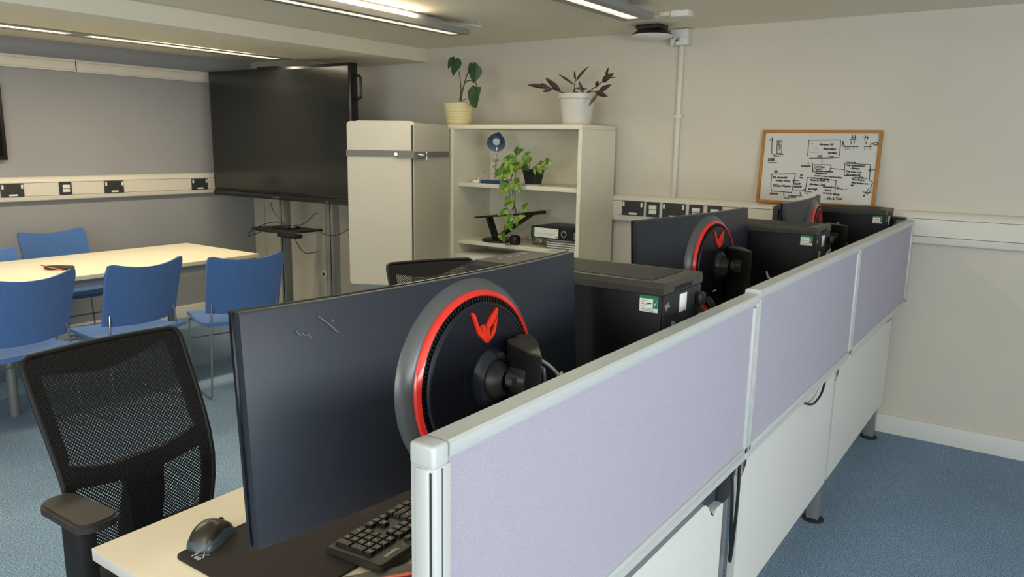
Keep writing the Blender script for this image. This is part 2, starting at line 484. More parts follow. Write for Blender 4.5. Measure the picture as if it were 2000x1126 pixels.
t = thing('cable_conduit', 'thin white vertical conduit on the back wall from the ceiling box to the trunking', 'conduit', (-1.890, YB-.012, 0))
b = new(); box(b, -.013, .013, -.013, .012, 1.200, 2.09, bev=.004); obj('tube', b, PVC, t)
b = new(); box(b, -.026, .026, -.016, .012, 1.672, 1.688, bev=.002); obj('clip', b, PVC, t)
t = thing('junction_box', 'white square junction box in the wall corner above the vertical conduit', 'junction box', (-1.893, YB, 2.127))
b = new(); box(b, -.055, .055, -.062, -.002, -.044, .048, bev=.004); obj('housing', b, PVC, t)
b = new(); box(b, -.05, .05, -.066, -.061, -.040, .044, bev=.002); box(b, -.012, .022, -.070, -.064, .008, .026); obj('cover', b, WHITEP, t)
b = new()
for x in (-.036, .034): cyl(b, (x, -.069, 0), (x, -.064, 0), .003, 8)
tube(b, smooth([(-.004, -.068, -.002), (.008, -.078, -.012), (-.004, -.078, -.02), (-.012, -.07, -.012), (-.018, -.072, -.03), (-.02, -.07, -.045)]), .0018, 6); obj('loose_wire', b, CORD, t)
t = thing('ceiling_connector', 'white connector box and plug on the ceiling at the end of the light cable', 'connector', (-1.68, 3.80, H))
b = new(); box(b, -.085, -.025, -.025, .025, -.022, 0, bev=.003); obj('plug', b, PVC, t)
b = new(); box(b, -.022, .075, -.032, .032, -.030, 0, bev=.004); obj('housing', b, WHITEP, t)
t = thing('wireless_access_point', 'black and white disc-shaped device hanging from the ceiling beside the corner box', 'access point', (-1.985, 4.16, H))
b = new(); box(b, -.075, .075, -.06, .06, -.026, 0, bev=.006); box(b, .03, .07, -.066, -.058, -.022, -.008); obj('mount', b, BLK, t)
b = new(); lathe(b, [(.07, -.024), (.085, -.030), (.112, -.050), (.118, -.056), (0.0, -.056)], n=48); obj('shell', b, BLK, t)
b = new(); lathe(b, [(.117, -.0562), (.118, -.060), (.10, -.070), (.06, -.076), (0, -.078)], n=48); obj('dome', b, WHITEP, t)

# ------------------------------------------------------------------ luminaires
def luminaire(label, x, y0, y1, wd, bottom, power, up=None, cable=None, hgt=.030, joints=()):
    t = thing('linear_ceiling_light', label, 'ceiling light', (x, (y0+y1)/2, H), 0, 'long ceiling lights')
    L_ = (y1-y0)/2; zb = bottom-H
    b = new()
    s = wd/2; sl = wd*.19
    # body frame around the louvre slot
    box(b, -s, -sl, -L_, L_, zb, zb+hgt); box(b, sl, s, -L_, L_, zb, zb+hgt)
    box(b, -sl, sl, -L_, -L_+.05, zb, zb+hgt); box(b, -sl, sl, L_-.05, L_, zb, zb+hgt)
    box(b, -sl, sl, -L_, L_, zb+hgt-.004, zb+hgt)
    obj('housing', b, LUMB, t)
    b = new(); box(b, -s*.62, s*.62, -L_+.02, L_-.22, zb+hgt, -.014 if up else 0); 
    if up: box(b, -.02, .02, -L_+.1, L_-.3, -.014, 0)
    obj('spine', b, LUMB, t)
    b = new(); box(b, -sl+.001, sl-.001, -L_+.051, L_-.051, zb+.014, zb+.02); obj('lamp_strip', b, LAMPE, t)
    b = new(); n = int((2*L_-.1)/.028)
    for k in range(n):
        yy = -L_+.05+(k+.5)*(2*L_-.1)/n; box(b, -sl, sl, yy-.0015, yy+.0015, zb+.001, zb+.013)
    obj('louvre', b, LUMB, t)
    if up:
        b = new(); cyl(b, (up[0]-x, up[1]-(y0+y1)/2, zb+hgt+.014), (up[0]-x, up[2]-(y0+y1)/2, zb+hgt+.014), .008, 12); obj('uplight_tube', b, TUBE, t)
    if cable:
        b = new(); tube(b, smooth([Vector(c)-Vector((x, (y0+y1)/2, H)) for c in cable]), .004, 8); obj('flex', b, CORDW, t)
    a = area('lamp_light', (0, 0, zb-.004), (0, 0, 0), sl*2, 2*L_-.1, power, WARM); a.parent = t
    return t
luminaire('long grey ceiling light with bright glow above it, left of the two over the desks', -2.885, 2.02, 3.54, .135, 2.108, 3.2, up=(-2.84, 2.15, 3.12), cable=[(-2.88, 3.5, 2.15), (-2.85, 3.58, 2.168), (-2.79, 3.62, 2.16), (-2.77, 3.56, 2.172)])
luminaire('long grey ceiling light at the top of the picture nearest the corner box', -1.77, 2.02, 3.55, .165, 2.108, 4, cable=[(-1.80, 3.5, 2.14), (-1.79, 3.60, 2.165), (-1.77, 3.72, 2.15), (-1.755, 3.79, 2.165)])
luminaire('recess-side ceiling light beyond the beam, right one of the pair above the meeting table', -4.79, 2.335, 3.79, .22, 2.09, 10, up=(-4.655, 2.75, 3.45))
luminaire('recess-side ceiling light beyond the beam, left one of the pair at the frame edge', -4.79, .80, 2.33, .22, 2.09, 10)
luminaire('ceiling light out of the picture above the camera, over the near end of the desks', -2.93, .1, 1.6, .135, 2.108, 11)
luminaire('ceiling light out of the picture over the walkway behind the lavender screens', -.9, -2.2, -.7, .135, 2.108, 8)

# ------------------------------------------------------------------ desk screens
def rail_screen(label, y0, y1, ztop, end_cap):
    t = thing('desk_screen', label, 'desk screen', (-.584, y0, 0), 0, 'lavender desk screens')
    L_ = y1-y0; x0, x1 = -.020, .020; zb = .715
    pw = .032
    b = new(); box(b, x0+.006, x1-.006, pw-.004, L_-pw+.004, zb+.03, ztop-.022)
    obj('fabric_panel', b, LAV, t)
    b = new(); ys = .030 if end_cap else 0
    prism(b, [Vector((x, ys, z)) for x, z in ((x0, ztop-.024), (x0, ztop-.004), (x0+.004, ztop), (x1-.004, ztop), (x1, ztop-.004), (x1, ztop-.018), (x1-.004, ztop-.024))], Vector((0, L_-ys, 0)))
    obj('top_rail', b, ALU, t)
    b = new()
    box(b, x0, x1, 0, L_, zb+.018, zb+.036, bev=.002); box(b, x0+.003, x1-.003, 0, L_, zb, zb+.018)
    obj('bottom_rail', b, ALU, t)
    b = new()
    if end_cap:
        box(b, x0, x1, .002, pw, zb-.6, ztop-.028, bev=.002); box(b, x0+.009, x1-.009, -.001, .006, zb-.6, ztop-.031, bev=.002)
        box(b, x1-.0075, x1-.0055, .0008, .004, zb-.6, ztop-.034, 1); box(b, x1-.002, x1+.0004, .014, .0155, zb, ztop-.03, 1)
    else:
        box(b, x0, x1, 0, .012, zb, ztop-.022, bev=.0015); box(b, x0, x1-.004, .012, pw*.6, zb, ztop-.022)
    obj('post', b, [ALU, REAR], t)
    b = new(); box(b, x0, x1, L_-.030, L_-.012, zb+.02, ztop-.03, bev=.002); box(b, x0+.003, x1-.006, L_-.014, L_-.008, zb+.02, ztop-.03); box(b, x0, x1, L_-.010, L_, zb, ztop-.02, bev=.0015)
    obj('post', b, ALU, t)
    if end_cap:
        b = new(); box(b, x0, x1, -.001, .029, ztop-.030, ztop+.0005, bev=.005, seg=3); obj('end_cap', b, ALU, t)
    return t
rail_screen('lavender fabric desk screen nearest the camera, with rounded grey end cap', .645, 1.868, 1.145, True)
rail_screen('lavender fabric desk screen in the middle of the row of three', 1.872, 3.056, 1.155, False)
rail_screen('lavender fabric desk screen farthest away, touching the back wall trunking', 3.06, 4.336, 1.155, False)

# ------------------------------------------------------------------ desks
def desk(label, y0, y1, py0, py1, ptop, legs):
    t = thing('office_desk', label, 'desk', (0, y0, 0), 0, 'white bench desks behind the screens')
    L_ = y1-y0; o = y0
    b = new(); box(b, -1.42, -.625, 0, L_-.004, .705, .730, bev=.0015); 
    for f in b.faces:
        f.material_index = 0 if f.normal.z > .5 else 1
    obj('desktop', b, [DESK, DESKE], t)
    b = new()
    def add(y, z): return Vector((-.632, y-o, z))
    zt = ptop; q = .075
    pts = [(py0, .20), (py0, zt-.10), (py0+.012, zt-.098), (py0+.035, zt-.075), (py0+.05, zt-.035), (py0+.07, zt-.012), (py0+.12, zt-.010), (py0+.13, zt),
           (py1-.15, zt), (py1-.13, zt-.004), (py1-.105, zt-.022), (py1-.085, zt-.048), (py1-.066, zt-.060), (py1-.060, zt-.048), (py1-.048, zt-.044), (py1-.006, zt-.046), (py1, zt-.052), (py1, .20)]
    prism(b, [add(*p) for p in pts], Vector((.021, 0, 0)))
    for f in b.faces: f.material_index = 0 if abs(f.normal.x) > .7 else 1
    obj('modesty_panel', b, [MODW, MODE], t)
    for (lx, ly) in legs:
        b = new(); box(b, lx-.024, lx+.024, ly-o-.028, ly-o+.028, .012, .705, bev=.003); lg = obj('leg', b, ALU2, t)
        b = new(); lathe(b, [(.042, .0), (.042, .006), (.030, .014), (0, .014)], (lx, ly-o, 0), n=24); obj('foot', b, RUBBER, lg)
    b = new(); box(b, -1.36, -.66, .05, .09, .665, .7045); box(b, -1.36, -.66, L_-.09, L_-.05, .665, .7045); box(b, -.675, -.645, .05, L_-.05, .665, .7045); box(b, -1.37, -1.34, .05, L_-.05, .665, .7045)
    obj('frame', b, ALU2, t)
    return t
desk('cream-topped bench desk nearest the camera, holding the mouse and keyboard', .634, 1.868, .70, 1.842, .637, ((-.655, .76), (-1.33, .74)))
desk('cream-topped bench desk in the middle, behind the middle lavender screen', 1.872, 3.052, 1.975, 3.045, .712, ((-.655, 1.915), (-1.33, 1.96)))
desk('cream-topped bench desk at the far end against the back wall', 3.058, 4.31, 3.075, 4.275, .712, ((-.655, 3.115), (-.655, 4.25), (-1.33, 4.2)))
b = new(); box(b, -.640, -.6305, 1.86, 1.98, .56, .70); tag(obj('cable_tray', b, REAR), 'dark grey cable tray piece showing in the gap between the first two white panels', 'cable tray')
# cables at the screens
def cable(name, label, pts, r=.003, mt=CORD, cat='cable', group=None, sm=True):
    b = new(); tube(b, smooth(pts, 8) if sm else pts, r, 8)
    return tag(obj(name, b, mt), label, cat, group)
cable('power_cable', 'black cable loop hanging in the gap beside the leg, between the first two white panels', [(-.605, 1.865, .70), (-.597, 1.868, .60), (-.598, 1.885, .46), (-.60, 1.897, .40), (-.598, 1.905, .46), (-.597, 1.915, .60), (-.604, 1.925, .70)], .0045)
cable('power_cable', 'black cable drooping in a half circle over the top of the middle white panel', [(-.606, 2.46, .712), (-.598, 2.49, .700), (-.592, 2.56, .665), (-.592, 2.66, .640), (-.592, 2.76, .650), (-.598, 2.83, .690), (-.604, 2.845, .7125), (-.606, 2.93, .7125)], .004)
cable('power_cable', 'short black cable loop over the far white panel next to the back wall', [(-.606, 3.90, .712), (-.598, 3.93, .695), (-.593, 4.02, .680), (-.593, 4.13, .683), (-.598, 4.18, .70), (-.606, 4.20, .7125)], .004)

# ------------------------------------------------------------------ monitors
def make_monitor(label):
    t = thing('curved_monitor', label, 'monitor', group='curved monitors')
    W2, Z0, Z1 = .41, .208, .549            # above the desktop
    SAG = .036
    def cx(s): return -SAG*(s/W2)**2
    def slab(x0, x1, w2, z0, z1, rr, nm, mt, parent=t, bulge=0):
        b = new(); ns = 24
        rows = []
        prof = [(x0, z0+rr), (x0, z1-rr), (x0+rr*.3, z1-rr*.2), (x0+rr, z1), (x1-rr, z1), (x1-rr*.3, z1-rr*.2), (x1, z1-rr), (x1, z0+rr), (x1-rr*.3, z0+rr*.2), (x1-rr, z0), (x0+rr, z0), (x0+rr*.3, z0+rr*.2)]
        for i in range(ns+1):
            s = -w2+2*w2*i/ns
            rows.append([b.verts.new((x+cx(s), s, z)) for x, z in prof])
        n = len(prof)
        for i in range(ns):
            for k in range(n): b.faces.new((rows[i][k], rows[i][(k+1) % n], rows[i+1][(k+1) % n], rows[i+1][k]))
        b.faces.new(rows[0][::-1]); b.faces.new(rows[-1])
        return obj(nm, b, mt, parent, 40)
    slab(-.014, 0, W2-.003, Z0+.002, Z1-.002, .004, 'back_shell', MONB)
    slab(-.0205, -.0145, W2, Z0, Z1, .003, 'bezel', BLKG)
    slab(-.0215, -.0206, W2-.008, Z0+.014, Z1-.008, .0004, 'screen', SCRN)
    OY = .014; o = (0, OY, .364)
    b = new(); lathe(b, [(.182, -.012), (.180, -.006), (.176, .0015), (.170, .008), (.164, .0125), (.160, .015), (.158, .015), (.158, .003)], o, 'x', 96); obj('outer_ring', b, MONR, t, label='satin grey raised outer ring')
    b = new(); lathe(b, [(.1585, .003), (.1580, .0175), (.156, .0205), (.149, .0240), (.147, .022), (.147, .003)], o, 'x', 96); obj('accent_ring', b, RED, t, label='glossy red ring')
    b = new(); lathe(b, [(.1472, .006), (.1472, .012), (.138, .016), (.138, .006)], o, 'x', 96)
    for k in range(120):
        a = 2*PI*k/120; c, s = math.cos(a), math.sin(a)
        mm = Matrix.Translation(Vector(o)) @ Matrix.Rotation(a, 4, 'X')
        box(b, .010, .0230, .139, .1465, -.0014, .0014, mat=mm)
    obj('vent_ring', b, BLK, t, 30)
    b = new(); lathe(b, [(.1375, .006), (.1375, .0245), (.135, .0275), (.131, .0285), (.130, .027), (0, .027)], o, 'x', 72); dsc = obj('centre_disc', b, DISC, t)
    b = new(); cyc, czc = .022+OY, -.002
    prism(b, [Vector((.027, cyc+y, .364+czc+z)) for y, z in rrect(.142, .128, .012)], Vector((.0025, 0, 0))); obj('mount_plate', b, DISC, dsc)
    b = new(); lathe(b, [(.057, .0285), (.050, .0305), (.043, .0365), (.038, .043), (.0355, .0435)], (0, cyc, .364+czc), 'x', 40); obj('hub_boss', b, DISCG, dsc)
    b = new(); lathe(b, [(.0352, .040), (.035, .044), (.029, .056), (.024, .064), (.021, .067), (0, .067)], (0, cyc, .364+czc), 'x', 40); obj('hub_cone', b, BLK, t)
    # emblem
    LW = [(-.021, .1209), (-.0177, .121), (-.0111, .1156), (-.0032, .0942), (.008, .0783), (.0077, .0968), (.0151, .0908), (.0164, .0612), (-.0051, .0808), (-.0153, .1073)]
    RW = [(.0491, .1203), (.0312, .1075), (.018, .094), (.0175, .062), (.0242, .069), (.0255, .0852), (.0448, .1023), (.0513, .1143)]
    RW2 = [(.0505, .1085), (.0458, .0984), (.0359, .0904), (.0395, .0880), (.0316, .0775), (.0262, .0712), (.0195, .0606), (.0377, .0722), (.0428, .0802)]
    b = new()
    for P in (LW, RW, RW2):
        P2 = [Vector((.0275, OY+(1.02+y)*.9875-1.02+.006, .364+z*.9875+.004)) for y, z in P]
        a = [b.verts.new(p) for p in P2]; c = [b.verts.new(p+Vector((.004, 0, 0))) for p in P2]; n = len(a)
        for i in range(n): b.faces.new((a[i], a[(i+1) % n], c[(i+1) % n], c[i]))
        f = b.faces.new(c); bmesh.ops.triangulate(b, faces=[f])
    obj('emblem', b, REDD, dsc)
    # control recess and label
    b = new(); box(b, .025, .028, .085+OY, .118+OY, .405, .425, bev=.001); box(b, .025, .0277, -.02, .03, .275, .300); box(b, .0277, .0283, -.018, .008, .279, .284, 1); obj('port_cover', b, [BLKG, PAPER], dsc)
    # stand
    col = [(x_-.041, y_+.017) for x_, y_ in ((.034, .110), (.082, .115), (.131, .074), (.189, .003), (.165, .003), (.146, .014), (.102, .033), (.062, .048), (.034, .062))]
    b = new()
    prism(b, [Vector((x, y, .012)) for x, y in col], Vector((0, 0, .414)))
    c2 = [((x-.07)*.94+.07, (y-.075)*.94+.075) for x, y in col]
    prism(b, [Vector((x, y, .426)) for x, y in c2], Vector((0, 0, .004)), 1)
    # keep clear of the disc: column starts behind it
    for v in b.verts:
        if v.co.x < .040: v.co.x = .040
    obj('stand_column', b, [BLK, CASET], t)
    b = new(); box(b, .072, .12, .030, .052, .350, .395, bev=.003); cyl(b, (.068, .036, .372), (.10, .045, .372), .017, 20); obj('tilt_arm', b, BLK, t)
    b = new(); box(b, .078, .092, .012, .029, .370, .380); obj('arm_pin', b, CHROME, t)
    for sg in (-1, 1):
        b = new()
        p0 = Vector((.034 if sg < 0 else .08, .080+sg*.01, 0)); p1 = Vector((-.184, -.283, 0)) if sg < 0 else Vector((-.075, .40, 0)); d = (p1-p0).normalized(); n_ = Vector((-d.y, d.x, 0))
        lg = [(p0+n_*.028), (p1+n_*.014), (p1-n_*.014), (p0-n_*.028)]
        prism(b, [p+Vector((0, 0, .001)) for p in lg], Vector((0, 0, .013)))
        foot = obj('base_leg', b, CASET, t)
        b = new(); st = [(p0-n_*.022*sg), (p1-n_*.012*sg), (p1-n_*.006*sg), (p0-n_*.010*sg)]
        prism(b, [p+Vector((0, 0, .0141)) for p in st], Vector((0, 0, .002))); obj('red_stripe', b, RED, foot)
    b = new(); lathe(b, [(.06, .001), (.06, .013), (.05, .017), (0, .017)], (.08, .08, 0), n=32); obj('base_plate', b, BLK, t)
    # the head is tilted a little forward on its arm
    TM = Matrix.Translation((0, 0, .374)) @ Matrix.Rotation(math.radians(-3.3), 4, 'Y') @ Matrix.Translation((0, 0, -.374))
    for p in kids(t):
        if p.name.split('.')[0] in ('back_shell', 'bezel', 'screen', 'outer_ring', 'accent_ring', 'vent_ring', 'centre_disc', 'hub_cone'):
            p.data.transform(TM)
            for q in kids(p): q.data.transform(TM)
    return t
mon = make_monitor('large curved black monitor seen from behind, nearest the camera, with scratches at its corner')
mon.location = (-.803, 1.003, .7302); mon.rotation_euler = (0, 0, math.radians(-2.2))
mon2 = dup(mon, (-.955, 2.535, .7302), math.radians(-5.2), 'curved black monitor with red ring in the middle of the row, between two towers')
mon3 = dup(mon, (-.898, 3.69, .7302), math.radians(4.2), 'curved black monitor farthest away, seen edge-on in front of the whiteboard')
# scratches on the near monitor only
b = new()
def on_back(px, py):
    p = at(px, py, X=-.905); q = mon.matrix_basis.inverted() @ p
    return Vector((-.036*(q.y/.41)**2+.0004, q.y, q.z))
for ln in (((524, 632), (531, 640), (534, 636), (540, 640), (545, 637), (549, 645)), ((562, 604), (580, 618), (596, 633)), ((583, 609), (588, 613))):
    tube(b, [on_back(*p) for p in ln], .0006, 4)
obj('scratch_mark', b, ALU2, mon)
def wcable(label, pts, mt=CORDW, r=.0032): cable('monitor_cable', label, pts, r, mt, 'cable')
wcable('pale cable curving down behind the nearest monitor stand, outer one', [at(1040, 698, X=-.72), at(1062, 706, X=-.70), at(1082, 722, X=-.68), at(1094, 738, X=-.66), at(1100, 760, X=-.66), Vector((-.66, 1.16, .74))], ALU)
wcable('pale cable hanging close to the nearest monitor stand, inner one', [at(1048, 700, X=-.70), at(1056, 716, X=-.69), at(1062, 732, X=-.68), at(1064, 755, X=-.67), Vector((-.67, 1.10, .74))], ALU2)
wcable('short white cable behind the middle monitor stand', [at(1497, 530, X=-.80), at(1500, 541, X=-.79), at(1504, 552, X=-.78), Vector((-.77, 2.62, .90)), Vector((-.75, 2.66, .74))])
wcable('pale cable looping behind the farthest monitor stand', [at(1636, 434, X=-.85), at(1645, 452, X=-.84), at(1648, 470, X=-.83), at(1655, 490, X=-.82), Vector((-.81, 3.86, .74))], ALU)

# ------------------------------------------------------------------ computer towers
def make_tower(label):
    t = thing('computer_tower', label, 'computer tower', group='black computer towers')
    D, Wd, Hh = .51, .216, .482          # depth along x (rear at +x end), width along y, height
    b = new(); box(b, -D, 0, 0, Wd, .018, Hh-.026, bev=.002); obj('case', b, CASE, t)
    b = new()
    prism(b, [Vector((-D-.004, y, z)) for y, z in ((-.002, Hh-.026), (-.004, Hh-.012), (.004, Hh), (Wd-.004, Hh), (Wd+.004, Hh-.012), (Wd+.002, Hh-.026))], Vector((D+.008, 0, 0)))
    obj('top_cover', b, CASET, t)
    b = new(); box(b, -D+.10, -.035, .022, Wd-.022, Hh-.001, Hh+.0012); obj('dust_filter', b, CASEM, t)
    b = new(); box(b, -D-.035, -D-.002, -.001, Wd+.001, .018, Hh-.03, bev=.006, seg=3); obj('front_panel', b, BLK, t)
    b = new(); prism(b, [Vector((x, .0, z)) for x, z in ((-D-.036, Hh-.030), (-D-.030, Hh-.012), (-D-.004, Hh-.001), (-D-.004, Hh-.030))], Vector((0, Wd, 0)))
    obj('front_top_trim', b, CASET, t)
    b = new()
    for k in range(3): cyl(b, (-D+.035, .06+k*.04, Hh), (-D+.035, .06+k*.04, Hh+.0015), .006, 12)
    box(b, -D+.02, -D+.035, .17, .185, Hh, Hh+.0012)
    obj('front_buttons', b, ALU2, t)
    b = new(); box(b, 0.0, .003, .004, Wd-.004, .02, Hh-.028); obj('rear_panel', b, REAR, t)
    b = new(); box(b, -.002, .0045, .055, .155, Hh-.024, Hh-.014); obj('rear_slot', b, SLOT, t)
    b = new(); box(b, .003, .0040, .088, .128, Hh-.078, Hh-.036, bev=.0003); obj('asset_label', b, PAPER, t)
    b = new(); cyl(b, (.014, .108, Hh-.115), (.014, .190, Hh-.098), .0045, 12); cyl(b, (.003, .11, Hh-.115), (.014, .11, Hh-.115), .004, 8); cyl(b, (.003, .188, Hh-.098), (.014, .188, Hh-.098), .004, 8); obj('handle_bar', b, ALU, t)
    b = new()
    for i in range(9):
        for j in range(7): cyl(b, (.003, .112+i*.010+(j % 2)*.005, Hh-.12-j*.011), (.0048, .112+i*.010+(j % 2)*.005, Hh-.12-j*.011), .0036, 6)
    obj('vent_grille', b, SLOT, t)
    b = new(); box(b, .003, .012, .048, .052, Hh-.32, Hh-.09); box(b, .003, .007, .02, .028, Hh-.055, Hh-.050); obj('port_bracket', b, ALU2, t)
    b = new(); box(b, .003, .02, .056, .10, Hh-.30, Hh-.10); box(b, .005, .022, .175, .205, Hh-.075, Hh-.045, bev=.006); box(b, .003, .012, .182, .200, Hh-.30, Hh-.07); obj('connectors', b, BLK, t)
    b = new(); cyl(b, (.006, .108, Hh-.175), (.020, .092, Hh-.182), .004, 8); cyl(b, (.006, .2, Hh-.125), (.010, .2, Hh-.14), .005, 8); obj('screw_fittings', b, CHROME, t)
    b = new(); prism(b, [Vector((.0033, y, z)) for y, z in ((.006, Hh-.05), (.032, Hh-.042), (.018, Hh-.064), (.014, Hh-.058), (.024, Hh-.050))], Vector((.0006, 0, 0))); obj('triangle_mark', b, ALU2, t)
    # safety test sticker on the side
    b = new(); x0, x1, z0, z1 = -.052, -.009, Hh-.066, Hh-.030
    box(b, x0, x1, -.0008, .0005, z0, z1, 0)
    box(b, x0, x1, -.0012, -.0007, z1-.007, z1, 1); box(b, x1-.011, x1, -.0012, -.0007, z0+.009, z1-.007, 1)
    for k in range(4): box(b, x0+.003, x0+.012+.012*(k % 2), -.0011, -.0007, z0+.012+k*.0042, z0+.0130+k*.0042, 2)
    for k in range(3): box(b, x0+.006, x1-.006-.004*(k % 2), -.0011, -.0007, z0+.0020+k*.0026, z0+.0029+k*.0026, 2)
    box(b, x0+.016, x0+.028, -.0011, -.0007, z0+.018, z0+.0205, 3)
    tk = [(x1-.009, z0+.019), (x1-.0065, z0+.0145), (x1-.0025, z0+.025), (x1-.0032, z0+.0255), (x1-.0064, z0+.0178), (x1-.008, z0+.0200)]
    prism(b, [Vector((x, -.0012, z)) for x, z in tk], Vector((0, -.0006, 0)), 0)
    obj('test_sticker', b, [PAPER, GREEN, ALU2, INK], t, label='green and white sticker with a tick')
    for lx in (-.45, -.06):
        for ly in (.03, .186):
            b = new(); cyl(b, (lx, ly, 0), (lx, ly, .0182), .016, 16); obj('foot', b, RUBBER, t)
    return t
tw = make_tower('black computer tower on the nearest desk, between the first two monitors')
tw.location = (-.662, 1.500, .7302)
tw2 = dup(tw, (-.708, 2.958, .7302), 0, 'black computer tower on the middle desk, between the middle and the farthest monitor')
tw3 = dup(tw, (-.668, 4.110, .7302), 0, 'black computer tower at the far end, under the whiteboard next to the back wall')
cable('power_cable', 'thick black cable coming down the rear of the nearest tower', [(-.630, 1.69, 1.155), (-.628, 1.725, 1.12), (-.630, 1.735, 1.05), (-.635, 1.735, .95), (-.65, 1.75, .74)], .006)
cable('signal_cable', 'red plug and cable at the rear lower corner of the nearest tower', [(-.634, 1.760, 1.06), (-.634, 1.770, 1.03), (-.638, 1.775, .99), (-.645, 1.785, .84), (-.65, 1.795, .74)], .008, RED)
cable('power_cable', 'thin grey cable loop at the rear of the middle tower', [(-.69, 3.07, 1.08), (-.672, 3.09, 1.10), (-.665, 3.14, 1.11), (-.665, 3.18, 1.08), (-.668, 3.20, 1.0), (-.68, 3.21, .74)], .003, ALU2)
b = new(); box(b, 0, .10, 0, .05, 0, .012, bev=.004)
t = obj('wall_bracket', b, BLK); t.location = (-.735, 4.335-.008, 1.157); 
tag(t, 'small black flat box lying on the end of the far screen rail by the wall', 'box')
t.location = (-.70, 4.284, 1.1562)

# ------------------------------------------------------------------ pad, keyboard, mouse
t = thing('mouse_pad', 'large dark brown-black mouse pad with pale lettering on the nearest desk', 'mouse pad', (-1.1165, 1.10, .7301))
b = new(); prism(b, [Vector((x, y, 0)) for x, y in rrect(.303, .78, .018, 6)], Vector((0, 0, .0035))); obj('cloth', b, PAD, t)
b = new(); tube(b, [Vector((x, y, .003)) for x, y in rrect(.298, .775, .016, 6)], .0012, 6, closed=True); obj('stitched_edge', b, BLK, t)
b = new()
def padtext(v): # reads towards the user's side of the desk, turned 90 degrees
    return Vector((-.098-v.y, -.374+v.x, .0037+v.z))
addtext(b, 'SX', .022, lambda v: padtext(v), extrude=.0002)
box(b, -.1215, -.1190, -.372, -.354, .0036, .0039)
obj('lettering', b, PAPER, t)

def make_keyboard():
    t = thing('keyboard', 'full-size black keyboard with number pad half hidden behind the nearest screen post', 'keyboard', (-1.046, .885, .7342), math.radians(2.5))
    LL, DD = .445, .145        # length along +y, depth along +x
    b = new(); prism(b, [Vector((x, 0, z)) for x, z in ((0, 0), (0, .010), (.006, .015), (DD-.03, .019), (DD-.006, .020), (DD, .014), (DD, 0))], Vector((0, LL, 0)))
    bmesh.ops.bevel(b, geom=[e for e in b.edges if e.calc_length() < .2], offset=.002, segments=2, affect='EDGES')
    obj('case', b, KEYB, t)
    rnd = random.Random(3)
    def key(y, x, wy, wx):
        z = .015+.004*x/DD
        b = new(); r = bmesh.ops.create_cube(b, size=1)
        for v in r['verts']:
            k = .87 if v.co.z > 0 else 1
            v.co = Vector((x+v.co.x*(wx-.0014)*k, y+v.co.y*(wy-.0014)*k, z+.0035+v.co.z*.008))
        bmesh.ops.bevel(b, geom=b.edges[:], offset=.0008, segments=1, affect='EDGES')
        k = obj('key', b, KEYC, t)
        b = new(); zz = z+.0076
        for q in range(rnd.choice((1, 2, 2))):
            dx, dy = .002-.004*q, rnd.uniform(-.003, .001)
            box(b, x+dx-.0005, x+dx+.0007, y+dy-.0010, y+dy+.0012, zz, zz+.0003)
        obj('legend', b, PAPER, k)
        return Vector((x, y, z+.0076))
    P = .0185; marks = []
    x0 = .020
    # number pad (low y), from the numpad outwards
    ny = .012+P*.5
    for c in range(4):
        for r in range(5):
            if c == 0 and r in (0, 2): continue
            if r == 0 and c == 2: continue
            if c == 0 and r in (1, 3): marks.append(key(ny+c*P, x0+(r-.5)*P, P, P*2)); continue
            if r == 0 and c == 3: marks.append(key(ny+c*P-P*.5, x0+r*P, P*2, P)); continue
            marks.append(key(ny+c*P, x0+r*P, P, P))
    ay = ny+4*P+.006
    for c in range(3):
        marks.append(key(ay+c*P, x0, P, P))
        for r in (3, 4): marks.append(key(ay+c*P, x0+r*P, P, P))
        marks.append(key(ay+c*P, x0+5.35*P, P, P*.8))
    marks.append(key(ay+P, x0+P, P, P))
    my = ay+3*P+.006
    for r, row in enumerate(([1.25, 1.25, 1.25, 1.25, 6.25, 1.25, 1.25, 1.25], [2.75]+[1]*10+[2.25], [2.25]+[1]*11+[1.75], [1.5]+[1]*12+[1.5], [2]+[1]*13)):
        y = my-P*.5
        for wk in row:
            if y+P*wk > LL-.006: break
            if y > my+P*6 : y += P*wk; continue
            marks.append(key(y+P*wk/2, x0+r*P, P*wk, P)); y += P*wk
    y = my
    for k in range(8): marks.append(key(y+k*P*1.05, x0+5.35*P, P, P*.8))
    b = new(); addtext(b, 'logitech', .0115, lambda v: Vector((.121+v.y, .064-v.x, .0200+v.z)), extrude=.0001)
    for k in range(3): box(b, .126, .1275, .078+k*.016, .0795+k*.016, .0198, .0204)
    obj('maker_lettering', b, PAPER, t)
    return t
make_keyboard()

